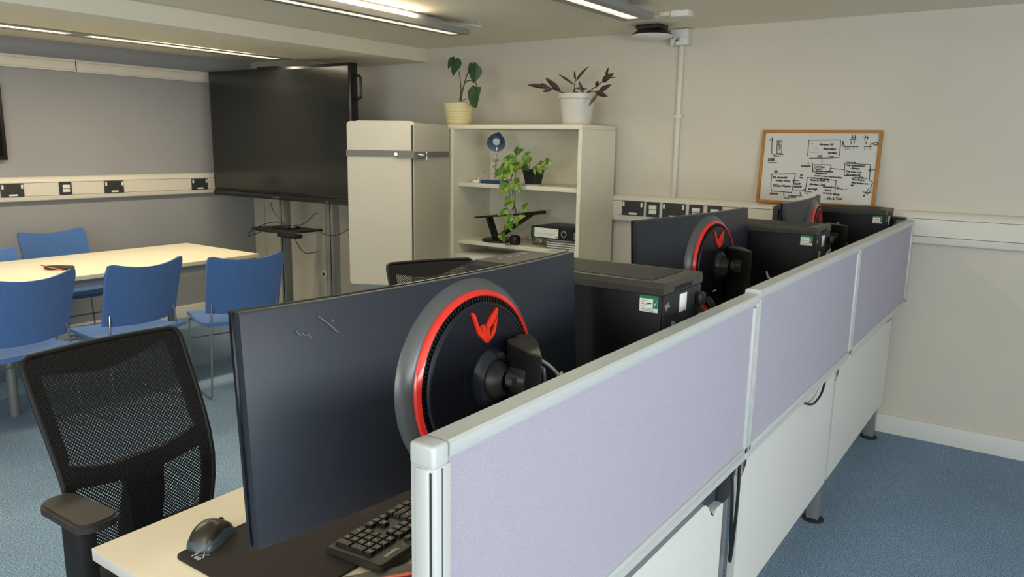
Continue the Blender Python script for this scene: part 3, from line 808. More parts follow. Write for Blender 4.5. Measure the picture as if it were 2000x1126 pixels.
def make_mouse():
    t = thing('computer_mouse', 'dark grey computer mouse with blue-grey band at the left end of the pad', 'mouse', (-1.263, .787, .7337), math.radians(115))
    def body(sc, z0, zt, nm, mt, cut=0):
        b = new(); nu, nv = 20, 24; rows = []
        for i in range(nu+1):
            u = i/nu; x = -.052+.104*u
            wv = (.031-.006*math.sin(PI*min(1, u*1.05))**2*0)*(1-abs(2*u-1)**5)**.35*(1-.10*math.exp(-((u-.62)/.16)**2))+.0001
            if u > .9: wv *= 1
            h = (zt-z0)*(math.sin(PI*(u*.78+.14))**.9) * (1 if u < .5 else (1-.35*(u-.5)))
            h *= (1-abs(2*u-1)**8)
            row = []
            for j in range(nv):
                a = 2*PI*j/nv; c, s = math.cos(a), math.sin(a)
                y = wv*sc*math.copysign(abs(c)**.75, c); z = z0+max(0, s)**.7*h if s > 0 else z0
                row.append(b.verts.new((x*sc, y, z)))
            rows.append(row)
        for i in range(nu):
            for j in range(nv):
                b.faces.new((rows[i][j], rows[i][(j+1) % nv], rows[i+1][(j+1) % nv], rows[i+1][j]))
        bmesh.ops.remove_doubles(b, verts=b.verts[:], dist=1e-5)
        return obj(nm, b, mt, t, 60)
    body(1.0, 0, .034, 'side_band', MOUB)
    body(.90, .009, .041, 'top_shell', MOUT)
    b = new(); lathe(b, [(.0, -.004), (.007, -.004), (.009, -.002), (.009, .002), (.007, .004), (0, .004)], (.034, 0, .0195), 'x', 20)
    for v in b.verts: v.co = Vector((v.co.x, v.co.y, v.co.z)); 
    bmesh.ops.rotate(b, verts=b.verts[:], cent=Vector((.034, 0, .0195)), matrix=Matrix.Rotation(PI/2, 3, 'Z'))
    obj('scroll_wheel', b, RUBBER, t)
    b = new(); addtext(b, 'logitech', .0055, lambda v: Vector((.012-v.y*.9, -.009+v.x, .0392)), extrude=.0002); obj('lettering', b, PAPER, t)
    return t
make_mouse()

# ------------------------------------------------------------------ office chairs
def make_office_chair(label):
    """origin on the floor under the seat; faces +x"""
    t = thing('office_chair', label, 'office chair', group='black mesh office chairs')
    ZT = .985
    prof = [(.985, -.272), (.93, -.245), (.86, -.212), (.79, -.178), (.72, -.148), (.65, -.128), (.58, -.122), (.50, -.128), (.44, -.14)]
    def X(z):
        for (z1, x1), (z0, x0) in zip(prof, prof[1:]):
            if z >= z0: return x0+(x1-x0)*(z-z0)/(z1-z0)
        return prof[-1][1]
    def wid(z):                                     # half width of the back at height z
        k = (z-.46)/(ZT-.46); return .172+.034*min(1, max(0, k))**.7+.006*math.sin(PI*max(0, min(1, k)))
    def S(y, z, off=0): return Vector((X(z)+.6*y*y+off, y, z))
    def strip(b, A, B, n=3, off=0, th=.012):
        m_ = len(A)
        def fn(u, v):
            i = min(int(u*(m_-1)), m_-2); f = u*(m_-1)-i
            a = (A[i][0]*(1-f)+A[i+1][0]*f, A[i][1]*(1-f)+A[i+1][1]*f); c = (B[i][0]*(1-f)+B[i+1][0]*f, B[i][1]*(1-f)+B[i+1][1]*f)
            return S(a[0]*(1-v)+c[0]*v, a[1]*(1-v)+c[1]*v, off)
        sheet(b, fn, (m_-1)*2, n, th, Vector((-1, 0, 0)))
    # mesh cloth
    b = new(); nu, nv = 28, 16; g = []
    for i in range(nu+1):
        z = .46+(ZT-.008-.46)*i/nu; w_ = wid(z)-.004
        g.append([b.verts.new(S(-w_+2*w_*j/nv, z, .004)) for j in range(nv+1)])
    for i in range(nu):
        for j in range(nv): b.faces.new((g[i][j], g[i][j+1], g[i+1][j+1], g[i+1][j]))
    obj('mesh_cloth', b, MESH, t, 80)
    # rim
    zs = [.46+(ZT-.02-.46)*i/16 for i in range(17)]
    path = [S(-wid(z), z) for z in zs]+[S(-wid(ZT)+.006, ZT-.006)]+[S(-wid(ZT)+.02+(2*wid(ZT)-.04)*k/8, ZT) for k in range(9)]+[S(wid(ZT)-.006, ZT-.006)]+[S(wid(z), z) for z in zs[::-1]]
    b = new(); tube(b, path, .0068, 10); obj('back_rim', b, CHF, t)
    # moulded back support with three windows
    b = new()
    def zz(a, c, n=12): return [a+(c-a)*k/n for k in range(n+1)]
    # sides
    for s in (-1, 1):
        A = [(s*(wid(z)-.001), z) for z in zz(.46, ZT-.004)]
        inner = lambda z: .150 if z > .70 else .146
        B = [(s*(wid(z)-(.026 if z > .5 else .03)-(.010 if z > .75 else 0)), z) for z in zz(.46, ZT-.004)]
        strip(b, A, B)
    ys = zz(-.19, .19, 16)
    top_in = lambda y: .935-.022*math.cos(y/.19*PI*.9)*.8+.012*(y/.19)
    strip(b, [(y*wid(ZT)/.19*.995, ZT-.004) for y in ys], [(y, top_in(y)) for y in ys])
    arc_hi = lambda y: .695+1.35*y*y; arc_lo = lambda y: .655+.9*y*y
    strip(b, [(y, arc_hi(y)) for y in ys], [(y, arc_lo(y)) for y in ys])
    zsp = zz(.46, .70)
    strip(b, [(-.030-.018*(z-.46)/.24, z) for z in zsp], [(.062-.02*(.70-z)/.24+.02*(z-.5), z) for z in zsp], th=.02)
    ys2 = zz(-.165, .165, 12)
    strip(b, [(y, .510) for y in ys2], [(y, .445) for y in ys2])
    obj('back_frame', b, CHF, t)
    b = new(); tube(b, smooth([(-.16, 0, .62), (-.20, 0, .50), (-.19, 0, .42), (-.08, 0, .40)]), .028, 12); obj('back_stem', b, CHF, t)
    # seat
    b = new()
    def seatfn(u, v):
        x = -.12+.46*u; y = -.24+.48*v
        e = (abs(2*u-1)**6+abs(2*v-1)**6)
        z = .475-.02*max(0, u-.8)*5*.6+.012*(2*v-1)**2-.018*min(1, e)
        return (x, y*(1-.12*abs(2*u-1)**4), z)
    sheet(b, seatfn, 16, 16, .055, Vector((0, 0, -1))); obj('seat', b, CHFAB, t, 50)
    b = new(); box(b, -.10, .14, -.09, .09, .375, .415, bev=.01); obj('seat_mechanism', b, CHF, t)
    for s in (-1, 1):
        b = new(); pts = rrect(.205, .088, .036, 6)
        prism(b, [Vector((.02+x, (s*.268+.028)+y*(1+.10*x/.11), .682)) for x, y in pts], Vector((0, 0, .020)))
        bmesh.ops.bevel(b, geom=[e for e in b.edges if abs(e.verts[0].co.z-e.verts[1].co.z) < 1e-6 and e.verts[0].co.z > .69 and len(e.link_faces) == 2 and any(abs(f.normal.z) < .5 for f in e.link_faces)], offset=.006, segments=3, affect='EDGES')
        pad = obj('armrest', b, CHP, t)
        b = new(); box(b, -.02, .055, (s*.268+.028)-.021, (s*.268+.028)+.021, .47, .682, bev=.008); box(b, -.012, .047, (s*.268+.028)-.016, (s*.268+.028)+.016, .40, .48, bev=.005); box(b, -.012, .047, min(s*.10, s*.26), max(s*.10, s*.26), .395, .42, bev=.005); obj('arm_post', b, CHF, t)
    b = new(); cyl(b, (0.02, 0, .10), (.02, 0, .38), .025, 20); cyl(b, (.02, 0, .06), (.02, 0, .22), .034, 20); obj('gas_lift', b, CHF, t)
    for k in range(5):
        a = 2*PI*k/5+.3; e = Vector((.02+.30*math.cos(a), .30*math.sin(a), .075)); c0 = Vector((.02, 0, .11))
        b = new(); tube(b, [c0, c0.lerp(e, .5)+Vector((0, 0, .008)), e], [.026, .02, .014], 10); lg = obj('leg', b, CHF, t)
        b = new(); cyl(b, e+Vector((-.012*math.sin(a)-.018*math.cos(a), .012*math.cos(a)-.018*math.sin(a), -.045)), e+Vector((.012*math.sin(a)-.018*math.cos(a), -.012*math.cos(a)-.018*math.sin(a), -.045)), .0295, 20); cyl(b, e+Vector((0, 0, -.03)), e, .008, 8); obj('caster', b, CHF, lg)
    return t
oc = make_office_chair('black mesh-backed office chair at the left front corner of the nearest desk')
oc.location = (-1.700, .962, 0); oc.rotation_euler = (0, 0, math.radians(3))
dup(oc, (-2.00, 2.42, 0), math.radians(-25), 'black mesh office chair in the middle, only its top showing above the nearest monitor')

# ------------------------------------------------------------------ blue chairs
def make_blue_chair(label):
    """origin on the floor; faces -x (towards the meeting table)"""
    t = thing('visitor_chair', label, 'chair', group='blue sled-base meeting chairs')
    b = new()
    def seat(u, v):
        x = -.235+.475*u; y = -.232+.464*v; e = abs(2*v-1)
        y *= 1-.10*abs(1-u)**3 - .05*u**6
        z = .458-.020*math.exp(-((u-.62)/.3)**2)+.010*e**2-.028*max(0, .18-u)**1*4*.5 + .012*u**4
        return (x, y, z)
    sheet(b, seat, 18, 18, .022, lambda u, v: Vector((0, 0, -1)))
    bmesh.ops.bevel(b, geom=[e for e in b.edges if len(e.link_faces) == 2 and e.calc_face_angle(0) > 1.0], offset=.008, segments=3, affect='EDGES')
    obj('seat', b, BLUEF, t, 60)
    b = new()
    def back(u, v):                       # u across, v up
        s = 2*u-1
        zt = .825+.034*s*s - .10*max(0, abs(s)-.90)
        zb = .512+.012*(1-s*s)*-1
        z = zb+(zt-zb)*v
        hw = .228-.010*(1-v)-.02*max(0, v-.9)*5
        y = s*hw
        x = .195+.075*v+.02*v*v - .050*s*s*.9 + .010
        return (x-.03, y, z)
    sheet(b, back, 20, 14, .020, Vector((1, 0, .1)))
    bmesh.ops.bevel(b, geom=[e for e in b.edges if len(e.link_faces) == 2 and e.calc_face_angle(0) > 1.0], offset=.007, segments=3, affect='EDGES')
    obj('backrest', b, BLUEF, t, 60)
    for s in (-1, 1):
        b = new(); y = s*.222
        tube(b, fillet([(.170, s*.192, .57), (.176, s*.200, .50), (.188, y*1.03, .007), (-.19, y*1.03, .007), (-.165, y*.98, .430), (.15, y*.92, .430)], .03), .0058, 10)
        obj('side_frame', b, CHROME, t)
    b = new(); cyl(b, (-.12, -.21, .422), (-.12, .21, .422), .0055, 10); cyl(b, (-.178, -.226, .30), (-.178, .226, .30), .0045, 8); cyl(b, (.10, -.20, .422), (.10, .20, .422), .0055, 10); obj('cross_bar', b, CHROME, t)
    return t
bc = make_blue_chair('blue visitor chair at the table near side, middle one of the front three')
bc.location = (-4.20, 2.165, 0); bc.rotation_euler = (0, 0, math.radians(6))
# the tables' near row
dup(bc, (-4.005, 2.742, 0), math.radians(-14), 'blue visitor chair at the table near side, next to the nearest monitor corner')
dup(bc, (-4.195, 1.575, 0), math.radians(9), 'blue visitor chair at the table near side, left one cut by the frame edge')
dup(bc, (-5.54, 2.515, 0), math.radians(181), 'blue visitor chair behind the meeting table against the blue-grey wall')
c0 = dup(bc, (-5.17, 1.90, 0), math.radians(180), 'blue visitor chair behind the meeting table, only a corner at the left frame edge'); c0.scale = (1, 1, .94)

# ------------------------------------------------------------------ meeting table
t = thing('meeting_table', 'long white meeting table surrounded by blue chairs', 'table', (-4.88, 1.66, 0))
b = new(); box(b, -.435, .435, -1.6, 1.6, .705, .730, bev=.002); obj('table_top', b, TABLE, t)
b = new()
box(b, -.395, -.355, -1.5, 1.52, .66, .704); box(b, .365, .405, -1.5, 1.52, .66, .704); box(b, -.355, .365, 1.48, 1.52, .66, .704); box(b, -.355, .365, -1.5, -1.46, .66, .704)
obj('frame', b, ALU2, t)
for x in (-.375, .385):
    for y in (-1.48, .02, 1.40):
        b = new(); cyl(b, (x, y, 0), (x, y, .665), .025, 16); obj('leg', b, ALU2, t)
t = thing('spectacle_case', 'dark oval case lying on the white meeting table', 'case', (-4.76, 2.095, .7305), math.radians(40))
b = new(); lathe(b, [(0, -.085), (.010, -.083), (.020, -.07), (.024, -.03), (.024, .03), (.021, .07), (.010, .083), (0, .085)], (0, 0, .012), 'x', 20)
for v in b.verts: v.co.z = .012+(v.co.z-.012)*.5; v.co.y *= 1.3
for v in b.verts: v.co.z = max(v.co.z, 0)
obj('shell', b, CHP, t)
b = new(); cyl(b, at(80, 518, Z=.745), at(122, 527, Z=.758), .004, 10)
tag(obj('red_pen', b, RED), 'red pen leaning on the dark case on the meeting table', 'pen')

# ------------------------------------------------------------------ wall frame at left edge
t = thing('wall_screen', 'dark framed screen on the blue-grey wall, cut off by the left frame edge', 'screen', (XL, 1.75, 1.60))
b = new(); box(b, .002, .045, -.60, .597, -.262, .262, bev=.004); obj('frame', b, BLK, t)
b = new(); box(b, .0452, .047, -.575, .572, -.237, .237); obj('glass_face', b, SCRN, t)

# ------------------------------------------------------------------ big display and stand
t = thing('large_display', 'huge black flat display on a trolley in front of the far corner', 'television', (-4.9, 3.80, 0))
b = new(); box(b, -.836, .828, 0, .065, 1.05, 2.04, bev=.006); obj('housing', b, TVB, t)
b = new(); box(b, -.812, .804, -.003, .001, 1.112, 2.018); obj('screen', b, TVS, t)
b = new(); box(b, -.836, .828, -.012, .0, 1.05, 1.09, bev=.004); 
for z in (1.094,): box(b, -.81, .802, -.005, .0, z, z+.006)
obj('lower_bezel', b, TVB, t)
b = new(); addtext(b, 'Clevertouch', .018, lambda v: Vector((-.075+v.x, -.0125, 1.062+v.y)), extrude=0); box(b, .55, .575, -.0130, -.0122, 1.064, 1.068); obj('maker_lettering', b, ALU2, t)
b = new(); tube(b, fillet([(.820, .04, 1.955), (.882, .04, 1.950), (.887, .04, 1.80), (.824, .04, 1.79)], .03), .010, 10); obj('grab_handle', b, BLK, t)
t2 = thing('conference_camera', 'slim dark camera bar on the top edge of the huge display', 'camera', (-5.02, 3.83, 2.0405))
b = new(); box(b, -.10, .12, -.02, .02, 0, .012, bev=.004); obj('body', b, BLK, t2)
b = new(); box(b, -.24, -.11, -.018, .018, 0, .006, bev=.002); obj('bracket', b, ALU2, t2)
t = thing('display_trolley', 'grey two-post trolley carrying the huge display', 'stand', (-4.72, 3.93, 0))
for x in (-.30, .27):
    b = new(); box(b, x-.03, x+.03, -.02, .045, .10, 1.9, bev=.003); box(b, x-.004, x+.004, -.0215, -.018, .10, 1.9, 1); obj('post', b, [ALU2, SLOT], t)
    b = new(); box(b, x-.035, x+.035, -.36, .30, .072, .105, bev=.004); ft = obj('foot_beam', b, ALU2, t)
    for y in (-.33, .27):
        b = new(); cyl(b, (x-.014, y, .036), (x+.014, y, .036), .036, 20); box(b, x-.02, x+.02, y-.02, y+.02, .05, .072); obj('caster', b, RUBBER, ft)
b = new(); box(b, -.30, .27, .0, .04, 1.30, 1.36); box(b, -.30, .27, .0, .04, 1.75, 1.81); box(b, -.28, .25, .0, .03, .078, .10); box(b, -.33, .30, -.066, -.0, 1.3, 1.8); obj('cross_member', b, ALU2, t)
b = new(); pts = [(-.42, -.26), (-.36, -.34), (-.2, -.385), (0, -.39), (.16, -.34), (.24, -.26), (.26, -.02), (-.30, -.02)]
prism(b, [Vector((x*.78-.02, y*.9, .825)) for x, y in pts], Vector((0, 0, .014))); obj('shelf', b, BLK, t)
b = new(); box(b, -.10, .10, -.32, -.24, .794, .823, bev=.005); tag(obj('power_strip', b, BLK), 'black power brick hanging under the trolley shelf', 'power brick').location = (-4.60, 3.93, 0)
b = new(); box(b, -.16, .02, -.22, -.10, .840, .856, bev=.003); tag(obj('media_box', b, BLK), 'thin black box lying on the trolley shelf', 'device').location = (-4.72, 3.93, 0)
b = new(); box(b, 0, .03, 0, .03, 0, .02, bev=.003); tag(obj('adapter', b, CHROME), 'small silver adapter on the trolley shelf', 'adapter').location = at(567, 444, Y=3.70)-Vector((0, 0, .006))
def pxy(pts, Y): return [at(x, y, Y=Y) for x, y in pts]
cable('display_cable', 'black cable dropping from the display to the trolley shelf', pxy([(529, 396), (534, 412), (545, 426), (556, 436), (562, 444)], 3.72))
cable('display_cable', 'black cable looping out to the left of the trolley shelf', pxy([(556, 441), (548, 434), (535, 433), (515, 438), (497, 447), (484, 457), (488, 460), (505, 454), (512, 450)], 3.66), .0035)
cable('display_cable', 'black cable with a plug rising to the right from the shelf', pxy([(575, 441), (590, 438), (600, 432), (612, 420), (618, 416), (622, 418)], 3.70))
cable('display_cable', 'black cable sagging from the shelf to the strapped white unit', pxy([(585, 443), (600, 446), (618, 449), (632, 456), (650, 460), (668, 455), (682, 446)], 3.70))
cable('display_cable', 'black cable hanging below the shelf and ending at the white panelling', pxy([(570, 456), (578, 470), (588, 487), (598, 494), (610, 493), (622, 491)], 4.0))
# ------------------------------------------------------------------ panelling behind the trolley
def panelling():
    t = thing('boxed_panelling', 'cream boxed-in panelling with upright joints behind the display trolley', 'panelling', (0, YB, 0))
    xs = [(-5.975, -5.832, .02), (-5.828, -5.45, .012), (-5.446, -5.265, .03), (-5.261, -5.142, .045), (-5.138, -4.99, .05), (-4.986, -4.0, .03), (-3.996, -3.40, .03)]
    for k, (a, c, d) in enumerate(xs):
        b = new(); box(b, a, c, -d-.02, -.019, 0.02, 1.02); obj('panel', b, CABP, t)
    b = new(); box(b, -5.975, -3.40, -.019, -.0005, 0.101, 1.02); obj('backing', b, CABP, t)
    p = at(633, 535, Y=YB-.075)
    b = new(); lathe(b, [(.034, 0), (.034, -.006), (.028, -.012), (.016, -.012), (.014, -.006), (0, -.006)], (0, 0, 0), 'z', 28)
    for v in b.verts: v.co = Vector((p.x+v.co.x, -.070+v.co.z, p.z+v.co.y))
    k = obj('ring_pull', b, WHITEP, t)
    b = new(); cyl(b, (p.x-.006, -.073, p.z), (p.x-.006, -.080, p.z), .013, 20); obj('lock_core', b, SLOT, k)
panelling()

# ------------------------------------------------------------------ strapped white unit
ang = math.radians(29)
cx_, cy_ = -3.070, 3.335
t = thing('folding_table_stack', 'tall pair of white folded board panels held together by a grey strap', 'folded tables', (cx_, cy_, 0), ang)
# local: -x along the left face, +y along the right face going away
b = new(); pts = [(x, z) if z < 0 else (math.copysign(abs(x)+(.0), x), z) for x, z in rrect(.385, .965, .022, 6)]
prism(b, [Vector((-.202+x, .0, 1.137+z)) for x, z in pts], Vector((0, .028, 0))); 
bmesh.ops.bevel(b, geom=[e for e in b.edges if len(e.link_faces) == 2 and e.calc_face_angle(0) > 1.2], offset=.004, segments=2, affect='EDGES'); obj('left_board', b, CABW, t)
b = new(); box(b, -.0092, -.003, .003, .0115, .68, 1.60); obj('gap_shade', b, RUBBER, t)  # added dark strip, stands in for the shade in the gap between the boards
b = new(); prism(b, [Vector((-.178+x*.92, .033, 1.142+z)) for x, z in pts], Vector((0, .03, 0))); obj('rear_board', b, CABW, t)
RB = Matrix.Rotation(math.radians(-9.4), 4, 'Z')
b = new(); pts2 = rrect(.588, .965, .022, 6)
prism(b, [RB @ Vector((0.0, .306+x, 1.133+z)) for x, z in pts2], RB @ Vector((-.028, 0, 0))); 
bmesh.ops.bevel(b, geom=[e for e in b.edges if len(e.link_faces) == 2 and e.calc_face_angle(0) > 1.2], offset=.004, segments=2, affect='EDGES'); obj('right_board', b, CABW, t)
b = new(); box(b, -.36, -.05, .10, .14, .08, 1.3); box(b, -.09, -.045, .10, .56, .55, .60); box(b, -.36, -.05, .10, .14, .08, .12); box(b, -.08, -.04, .08, .60, .08, .12); obj('frame', b, ALU2, t)
for x, y in ((-.34, .12), (-.06, .12), (-.06, .56)):
    b = new(); cyl(b, (x-.012, y, .035), (x+.012, y, .035), .035, 18); cyl(b, (x, y, .05), (x, y, .09), .01, 10); obj('caster', b, RUBBER, t)
b = new(); zS = 1.436
def band(b, p, q, z0, z1, th=.004, n=6, sag=0):
    p, q = Vector(p), Vector(q); d = (q-p).normalized(); nn = Vector((d.y, -d.x, 0))
    sheet(b, lambda u, v: p.lerp(q, u)+Vector((0, 0, z0+(z1-z0)*v-sag*math.sin(PI*u))), n, 1, th, nn)
band(b, (-.395, -.003, 0), (.004, -.003, 0), 1.418, 1.455); band(b, (.004, -.002, 0), (.098, .575, 0), 1.412, 1.449); band(b, (-.395, .06, 0), (-.395, -.003, 0), 1.418, 1.455)
st = obj('strap', b, STRAP, t)
b = new(); band(b, (-.10, -.009, 0), (.010, -.009, 0), 1.412, 1.453); band(b, (.010, -.008, 0), (.042, .16, 0), 1.404, 1.446, n=3); obj('strap_end', b, STRAP, st)
b = new(); box(b, .040, .049, .155, .160, 1.402, 1.448); cyl(b, (.028, .075, 1.428), (.046, .075, 1.428), .010, 14); box(b, .022, .040, .04, .075, 1.432, 1.437); obj('buckle', b, CHROME, st)
b = new(); cyl(b, (-.095, -.012, 1.434), (-.095, -.024, 1.434), .010, 14); obj('knob', b, CHROME, st)

# ------------------------------------------------------------------ bookcase
bx0, bx1, by0, by1 = -3.295, -2.283, 3.918, 4.335
t = thing('bookcase', 'cream-white open bookcase against the back wall, carrying plants', 'bookcase', (0, 0, 0))
b = new(); box(b, bx0, bx1, by0, by1, 1.594, 1.620, bev=.0015); obj('top_board', b, BOOK, t)
b = new(); box(b, bx0+.02, bx0+.045, by0+.004, by1, 0, 1.5935); obj('side_panel', b, BOOK, t)
b = new(); box(b, bx1-.025, bx1, by0+.004, by1, 0, 1.5935); obj('side_panel', b, BOOK, t)
b = new(); box(b, bx0+.045, bx1-.025, by1-.012, by1-.002, .02, 1.5935); obj('back_panel', b, BOOK, t)
SH = (1.247, .865, .50)
for z in SH:
    b = new(); box(b, bx0+.0455, bx1-.0255, by0+.058, by1-.0125, z-.026, z, bev=.001); obj('shelf', b, BOOK, t)
b = new(); box(b, bx0+.0455, bx1-.0255, by0+.03, by1-.0125, .05, .08); obj('base_board', b, BOOK, t)
b = new()
for z in (1.31, 1.18, 1.09, .93, .97): 
    for y in (by0+.075, by0+.33): cyl(b, (bx0+.045, y, z), (bx0+.0465, y, z), .004, 8)
obj('shelf_pin_holes', b, ALU2, t)

# pots on the top
def pot(name, label, loc, prof, mt, cat='plant pot'):
    b = new(); lathe(b, prof, n=48); return b
t = thing('potted_split_leaf_plant', 'young plant with three big dark green leaves in a ribbed cream pot on the bookcase', 'potted plant', (-3.340, 4.09, 1.6202))
pr = []
for k in range(41):
    z = .145*k/40; r = .074+.030*(z/.145)**.7+.0012*math.sin(k*PI/2.5)*(1 if z > .02 and z < .125 else 0); pr.append((r, z))
b = new(); lathe(b, [(0, 0)]+pr+[(.098, .145), (.096, .13), (0, .13)], n=48); obj('pot', b, POTC, t)
b = new(); lathe(b, [(.0955, .130), (.06, .134), (0, .136)], n=32); obj('soil', b, SOIL, t)
MW = t.matrix_basis.inverted() if False else Matrix.Translation(Vector((3.340, -4.09, -1.6202)))
def z6(x, y, Y): return at(860+x/5.5556, 100+y/5.5556, Y=Y)
def outline_leaf(b, pts, Y, bend, tilt=0):
    """a blade from its outline, bent about its long axis and given thickness"""
    P = [z6(x, y, Y) for x, y in pts]; c = sum(P, Vector())/len(P)
    ax = [(p-c) for p in P]; wmax = max(abs(a.x) for a in ax)
    vb = []
    def dep(p): return Y-bend*(1-(abs(p.x-c.x)/wmax)**1.5)+tilt*(p.z-c.z)
    for s in (0, 1):
        lst = [b.verts.new(MW @ Vector((p.x, dep(p)+s*.0015, p.z))) for p in P]
        cc = b.verts.new(MW @ Vector((c.x, Y-bend+s*.0015, c.z))); mid = [b.verts.new(MW @ Vector(((p.x+c.x)/2, dep(Vector(((p.x+c.x)/2, 0, (p.z+c.z)/2)))+s*.0015, (p.z+c.z)/2))) for p in P]
        n = len(P)
        for i in range(n):
            j = (i+1) % n; b.faces.new((lst[i], lst[j], mid[j], mid[i])); b.faces.new((mid[i], mid[j], cc))
        vb.append(lst)
    n = len(P)
    for i in range(n): b.faces.new((vb[0][i], vb[0][(i+1) % n], vb[1][(i+1) % n], vb[1][i]))
for pts, Y, bd in (([(165, 60), (125, 68), (95, 95), (80, 140), (84, 170), (92, 195), (105, 168), (130, 150), (130, 185), (135, 215), (158, 280), (175, 245), (195, 215), (222, 170), (233, 130), (222, 90), (205, 73), (188, 78), (178, 95), (174, 70)], 4.06, .02),
                   ([(340, 123), (318, 145), (303, 175), (305, 215), (345, 290), (383, 352), (400, 335), (440, 275), (456, 225), (445, 180), (420, 145), (392, 120), (380, 130), (372, 145), (358, 126)], 4.05, .025),
                   ([(380, 368), (345, 390), (310, 420), (297, 460), (310, 520), (345, 585), (395, 625), (415, 600), (430, 500), (442, 440), (450, 385), (425, 388), (402, 382)], 4.02, .02)):
    b = new(); outline_leaf(b, pts, Y, bd); obj('leaf', b, LEAFD, t, 60)
b = new()
tube(b, [MW @ z6(x, y, Y) for x, y, Y in ((212, 545, 4.09), (222, 480, 4.09), (224, 400, 4.08), (216, 310, 4.07), (202, 212, 4.055))], [.006, .005, .004, .0035, .003], 8)
tube(b, smooth([MW @ z6(x, y, Y) for x, y, Y in ((222, 545, 4.09), (240, 440, 4.09), (262, 350, 4.08), (285, 270, 4.07), (310, 215, 4.055))]), .0038, 8)
tube(b, smooth([MW @ z6(x, y, Y) for x, y, Y in ((228, 545, 4.09), (240, 430, 4.085), (265, 350, 4.07), (300, 322, 4.05), (345, 318, 4.03), (385, 345, 4.01), (395, 375, 4.01))]), .0034, 8)
tube(b, smooth([MW @ z6(x, y, Y) for x, y, Y in ((235, 545, 4.08), (255, 530, 4.08), (285, 510, 4.07))]), .002, 6)
obj('stems', b, STEM, t)

def blade(b, base_, tip, wpx, prof, nrm, fold=.25, arch=.15, n=9):
    """leaf blade from base to tip; prof gives half-width along it"""
    base_, tip = Vector(base_), Vector(tip); d = tip-base_; L_ = d.length; d.normalize()
    nrm = Vector(nrm); nrm = (nrm-d*nrm.dot(d)).normalized(); s = d.cross(nrm)
    rows = []
    for i in range(n+1):
        u = i/n; w_ = wpx*prof(u)+1e-5; c = base_+d*L_*u+nrm*(arch*L_*math.sin(PI*u))
        rows.append([c-s*w_+nrm*(fold*w_), c-s*w_*.5+nrm*fold*w_*.4, c, c+s*w_*.5+nrm*fold*w_*.4, c+s*w_+nrm*(fold*w_)])
    for sd in (0, 1):
        g = [[b.verts.new(p-nrm*.0008*sd) for p in r] for r in rows]
        for i in range(n):
            for j in range(4):
                q = (g[i][j], g[i][j+1], g[i+1][j+1], g[i+1][j]); b.faces.new(q if sd == 0 else q[::-1])
        if sd == 0: g0 = g
    for i in range(n):
        for j in (0, 4): b.faces.new((g0[i][j], g0[i+1][j], g[i+1][j], g[i][j]))
lance = lambda u: (math.sin(PI*u**.8))**.8 if 0 < u < 1 else 0
heart = lambda u: min(1, (u/.12)**.5)*(1-u**1.8)**.75 if u < 1 else 0
t = thing('potted_purple_plant', 'purple-leaved trailing plant in a cloudy white pot on the right of the bookcase top', 'potted plant', (-2.440, 4.12, 1.6202))
MW = Matrix.Translation(Vector((2.440, -4.12, -1.6202)))
b = new(); lathe(b, [(0, .008), (.086, .008), (.088, .012), (.104, .13), (.108, .155), (.118, .158), (.120, .186), (.117, .188), (.114, .165), (0, .165)], n=48); obj('pot', b, POTW, t)
b = new(); lathe(b, [(0, 0), (.092, 0), (.104, .010), (.100, .011), (.09, .0075), (0, .0075)], n=40); obj('saucer', b, POTC, t)
b = new(); lathe(b, [(.113, .166), (0, .170)], n=32); obj('soil', b, SOIL, t)
PXM = 1/5.5556*.00385
for bx_, by_, tx, ty, wd, mt, Y in ((1200, 398, 945, 365, 45, 0, 4.05), (1170, 385, 1088, 343, 20, 0, 4.06), (1215, 408, 1108, 440, 40, 0, 4.03), (1310, 440, 1138, 286, 52, 0, 4.09), (1455, 362, 1275, 245, 22, 0, 4.10),
        (1468, 325, 1612, 160, 27, 0, 4.12), (1466, 315, 1455, 205, 20, 0, 4.13), (1550, 458, 1503, 320, 34, 0, 4.08), (1470, 402, 1605, 412, 16, 0, 4.10), (1695, 385, 1715, 318, 40, 0, 4.10), (1755, 335, 1885, 240, 62, 0, 4.10),
        (1800, 275, 1825, 170, 26, 0, 4.12), (1840, 292, 1902, 285, 12, 0, 4.11), (1718, 442, 1862, 360, 48, 0, 4.07), (1680, 440, 1818, 495, 54, 0, 4.04), (1705, 468, 1608, 596, 36, 1, 4.02)):
    b = new(); blade(b, MW @ z6(bx_, by_, Y), MW @ z6(tx, ty, Y-.02), wd/2*PXM*.9, lance, (.25, -1, .25), .3, .04); obj('leaf', b, LEAFBR if mt else LEAFT, t, 60)
b = new()
for pts in (((1420, 470), (1385, 458), (1300, 440), (1220, 405), (1160, 382)), ((1462, 470), (1455, 405), (1458, 350), (1466, 310)), ((1570, 470), (1590, 452), (1640, 415), (1695, 380), (1755, 330)), ((1590, 455), (1640, 437), (1720, 442)), ((1445, 465), (1450, 420), (1470, 400), (1520, 396))):
    tube(b, smooth([MW @ z6(x, y, 4.09) for x, y in pts], 4), .0028, 6)
lathe(b, [(0, .17), (.014, .174), (.017, .187), (.012, .198), (0, .2)], (-.0, -.02, .0), n=12)
obj('stems', b, LEAFT, t)

